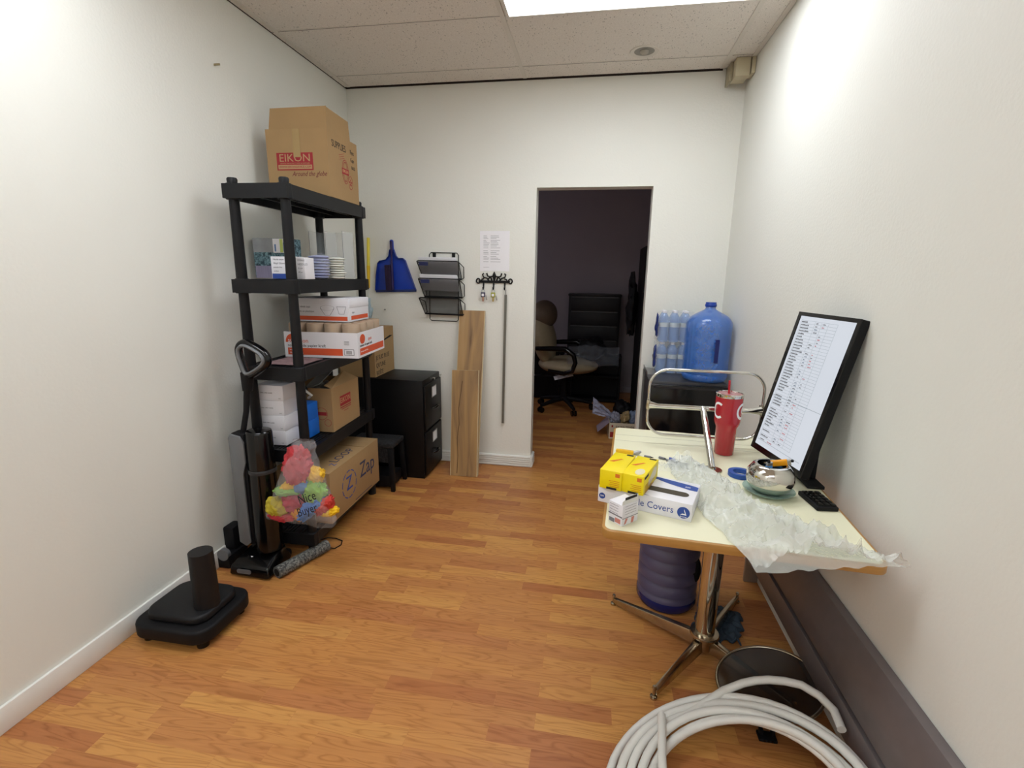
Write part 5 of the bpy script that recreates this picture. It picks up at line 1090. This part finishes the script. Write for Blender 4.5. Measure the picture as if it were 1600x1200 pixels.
o = MB().box((-0.1, -0.03, 0), (0.1, 0.05, 0.003)).build('folded_paper', PAPER, loc=(-0.30, 5.12, 0.405)); o.rotation_euler = (0.3, -0.25, 0.2); tag(o, 'folded white paper stuck under the office chair seat', 'paper')

t = thing('drawer_chest', 'tall black chest of seven drawers against the office back wall', 'chest of drawers', (-0.015, 6.05, 0))
W2, D2, H2 = 0.60, 0.40, 1.225
MB().box((-W2 / 2, -D2 / 2 + 0.02, 0), (W2 / 2, D2 / 2, H2)).box((-W2 / 2 - 0.008, -D2 / 2 + 0.005, H2), (W2 / 2 + 0.008, D2 / 2, H2 + 0.02)).build('carcass', M('black_wood', '#19191c', rough=0.4, var=0.3, bump=0.1), t, bevel=0.002)
BLKW = M('black_wood_front', '#242428', rough=0.5, var=0.4, scale=10, bump=0.2, bscale=30)
for k in range(7):
    z = 0.05 + k * 0.168
    dw = MB().box((-W2 / 2 + 0.025, -D2 / 2, z), (W2 / 2 - 0.025, -D2 / 2 + 0.019, z + 0.155)).build('drawer', BLKW, t, bevel=0.003)
    MB().box((-W2 / 2 + 0.03, -D2 / 2 - 0.012, z + 0.148), (W2 / 2 - 0.03, -D2 / 2 - 0.001, z + 0.158)).build('pull_lip', M('drawer_lip_grey', '#4a4a50', rough=0.3), dw)
t = thing('desk', 'low black desk behind the office chair', 'desk', (-0.75, 5.80, 0))
MB().box((-0.55, -0.12, 0.56), (0.42, 0.2, 0.60)).build('desk_top', BLKM, t, bevel=0.003)
for x in (-0.52, 0.38): MB().box((x - 0.015, -0.10, 0), (x + 0.015, 0.18, 0.56)).build('side_panel', BLKM, t)
MB().box((-0.50, -0.09, 0.30), (0.36, -0.075, 0.56)).box((-0.50, -0.09, 0.02), (0.36, -0.075, 0.28)).build('modesty_panel', BLKM, t)
t = thing('low_shelf', 'low black open shelf between the office chair and the drawer chest', 'shelf', (0.06, 5.755, 0))
MB().box((-0.30, -0.09, 0.02), (0.24, 0.09, 0.05)).box((-0.30, -0.09, 0.30), (0.24, 0.09, 0.32)).box((-0.30, -0.09, 0.53), (0.24, 0.09, 0.56)).build('board', BLKM, t)
MB().box((-0.30, 0.07, 0.02), (0.24, 0.09, 0.55)).build('back_panel', BLKM, t)
for x in (-0.31, 0.24): MB().box((x, -0.09, 0), (x + 0.02, 0.09, 0.56)).build('side_panel', BLKM, t)
t = thing('coat_rack_shelf', 'tall black narrow shelf at the right side of the dark office', 'shelf', (0.545, 4.97, 0))
MB().box((-0.13, -0.30, 0), (-0.10, 0.30, 1.72)).box((0.27, -0.30, 0), (0.30, 0.30, 1.72)).build('side_panel', BLKM, t)
m = MB()
for z in (0.08, 0.45, 0.82, 1.2, 1.70): m.box((-0.10, -0.30, z), (0.27, 0.30, z + 0.02))
m.build('shelf_board', BLKM, t)
o = MB().blob((0, 0, 0), (0.05, 0.12, 0.28), 0.2, 14, 2, fold=0.3).build('hanging_coat', BLKM, smooth=True, loc=(0.35, 5.05, 1.15)); tag(o, 'black coat hanging on the tall shelf side in the office', 'coat')
# box of wrappers
w_, d_, h_ = 0.30, 0.24, 0.15
t = thing('cardboard_box', 'open printed carton of plastic wrappers on the office floor beyond the opening', 'box', (0.32, 4.50, 0.0), rz=0.05)
OB = M('cream_carton', '#c9bda6', rough=0.8)
hollow(MB(), w_, d_, h_).build('body', OB, t)
N_ = faceM('near', w_, d_, h_)
MB().rect(-0.14, -0.06, -0.10, -0.01, N_).prism([(-0.06, 0.02), (0.14, 0.035), (0.14, 0.0), (0.0, 0.004)], 0, 0.0003, N_).rect(-0.13, 0.035, -0.115, 0.055, N_).build('red_print', REDI, t)
MB().text('EXTRA TENDER', 0.026, N_ @ T(0.0, 0.04, 0)).build('printed_lettering', INK, t)
fl = MB().hull8([(-w_ / 2, -0.11, h_), (-w_ / 2, 0.11, h_), (-w_ / 2 - 0.003, 0.11, h_ - 0.003), (-w_ / 2 - 0.003, -0.11, h_ - 0.003)], [(-w_ / 2 - 0.10, -0.12, h_ - 0.09), (-w_ / 2 - 0.10, 0.08, h_ - 0.09), (-w_ / 2 - 0.103, 0.08, h_ - 0.093), (-w_ / 2 - 0.103, -0.12, h_ - 0.093)]); fl.build('flap', M('mauve_grey_card', '#9a8a96'), t)
WR = M('crinkled_wrapper', '#a8a8b8', rough=0.25, var=0.3, scale=18, alpha=0.85, bump=0.9)
for k, (x, y, z, rx, rz_, lb, mt) in enumerate(((0.23, 4.50, 0.155, 0.05, 0.055, 'left', WR), (0.32, 4.50, 0.160, 0.045, 0.06, 'middle', M('yellowish_wrapper', '#b39a6c', rough=0.3, var=0.4, alpha=0.9)), (0.41, 4.50, 0.165, 0.05, 0.065, 'right', M('blue_spotted_wrapper', '#8594b0', rough=0.3, var=0.5, scale=60, alpha=0.9)))):
    o = MB().blob((0, 0, 0), (rx, 0.09, rz_), 0.25, 25, k + 1, fold=0.5).build('crumpled_wrapper', mt, smooth=True, loc=(x, y, z)); tag(o, 'crumpled plastic wrapper at the %s in the office carton' % lb, 'wrapper', 'crumpled wrappers in the office carton')
o = MB().grid(lambda u, v: (-0.17 * (1 - u) + 0.06 * u, 0.0 + 0.02 * noise.noise(Vector((u * 6, v * 6, 2))), 0.14 * (1 - u) * (0.3 + v) + 0.02 * v + 0.01 * noise.noise(Vector((u * 9, v * 9, 5)))), 20, 16).build('plastic_sheet', M('bluish_bubble_film', '#9aa0b8', rough=0.3, var=0.4, scale=50, alpha=0.85), smooth=True, loc=(0.19, 4.46, 0.16)); tag(o, 'stiff bubble film sheet sticking out over the office carton flap', 'film')
o = MB().blob((0, 0, 0), (0.09, 0.10, 0.10), 0.2, 18, 4, fold=0.3).build('black_bundle', BLKM, smooth=True, loc=(0.33, 5.05, 0.10)); tag(o, 'dark cable bundle on the office floor below the tall shelf', 'bundle')
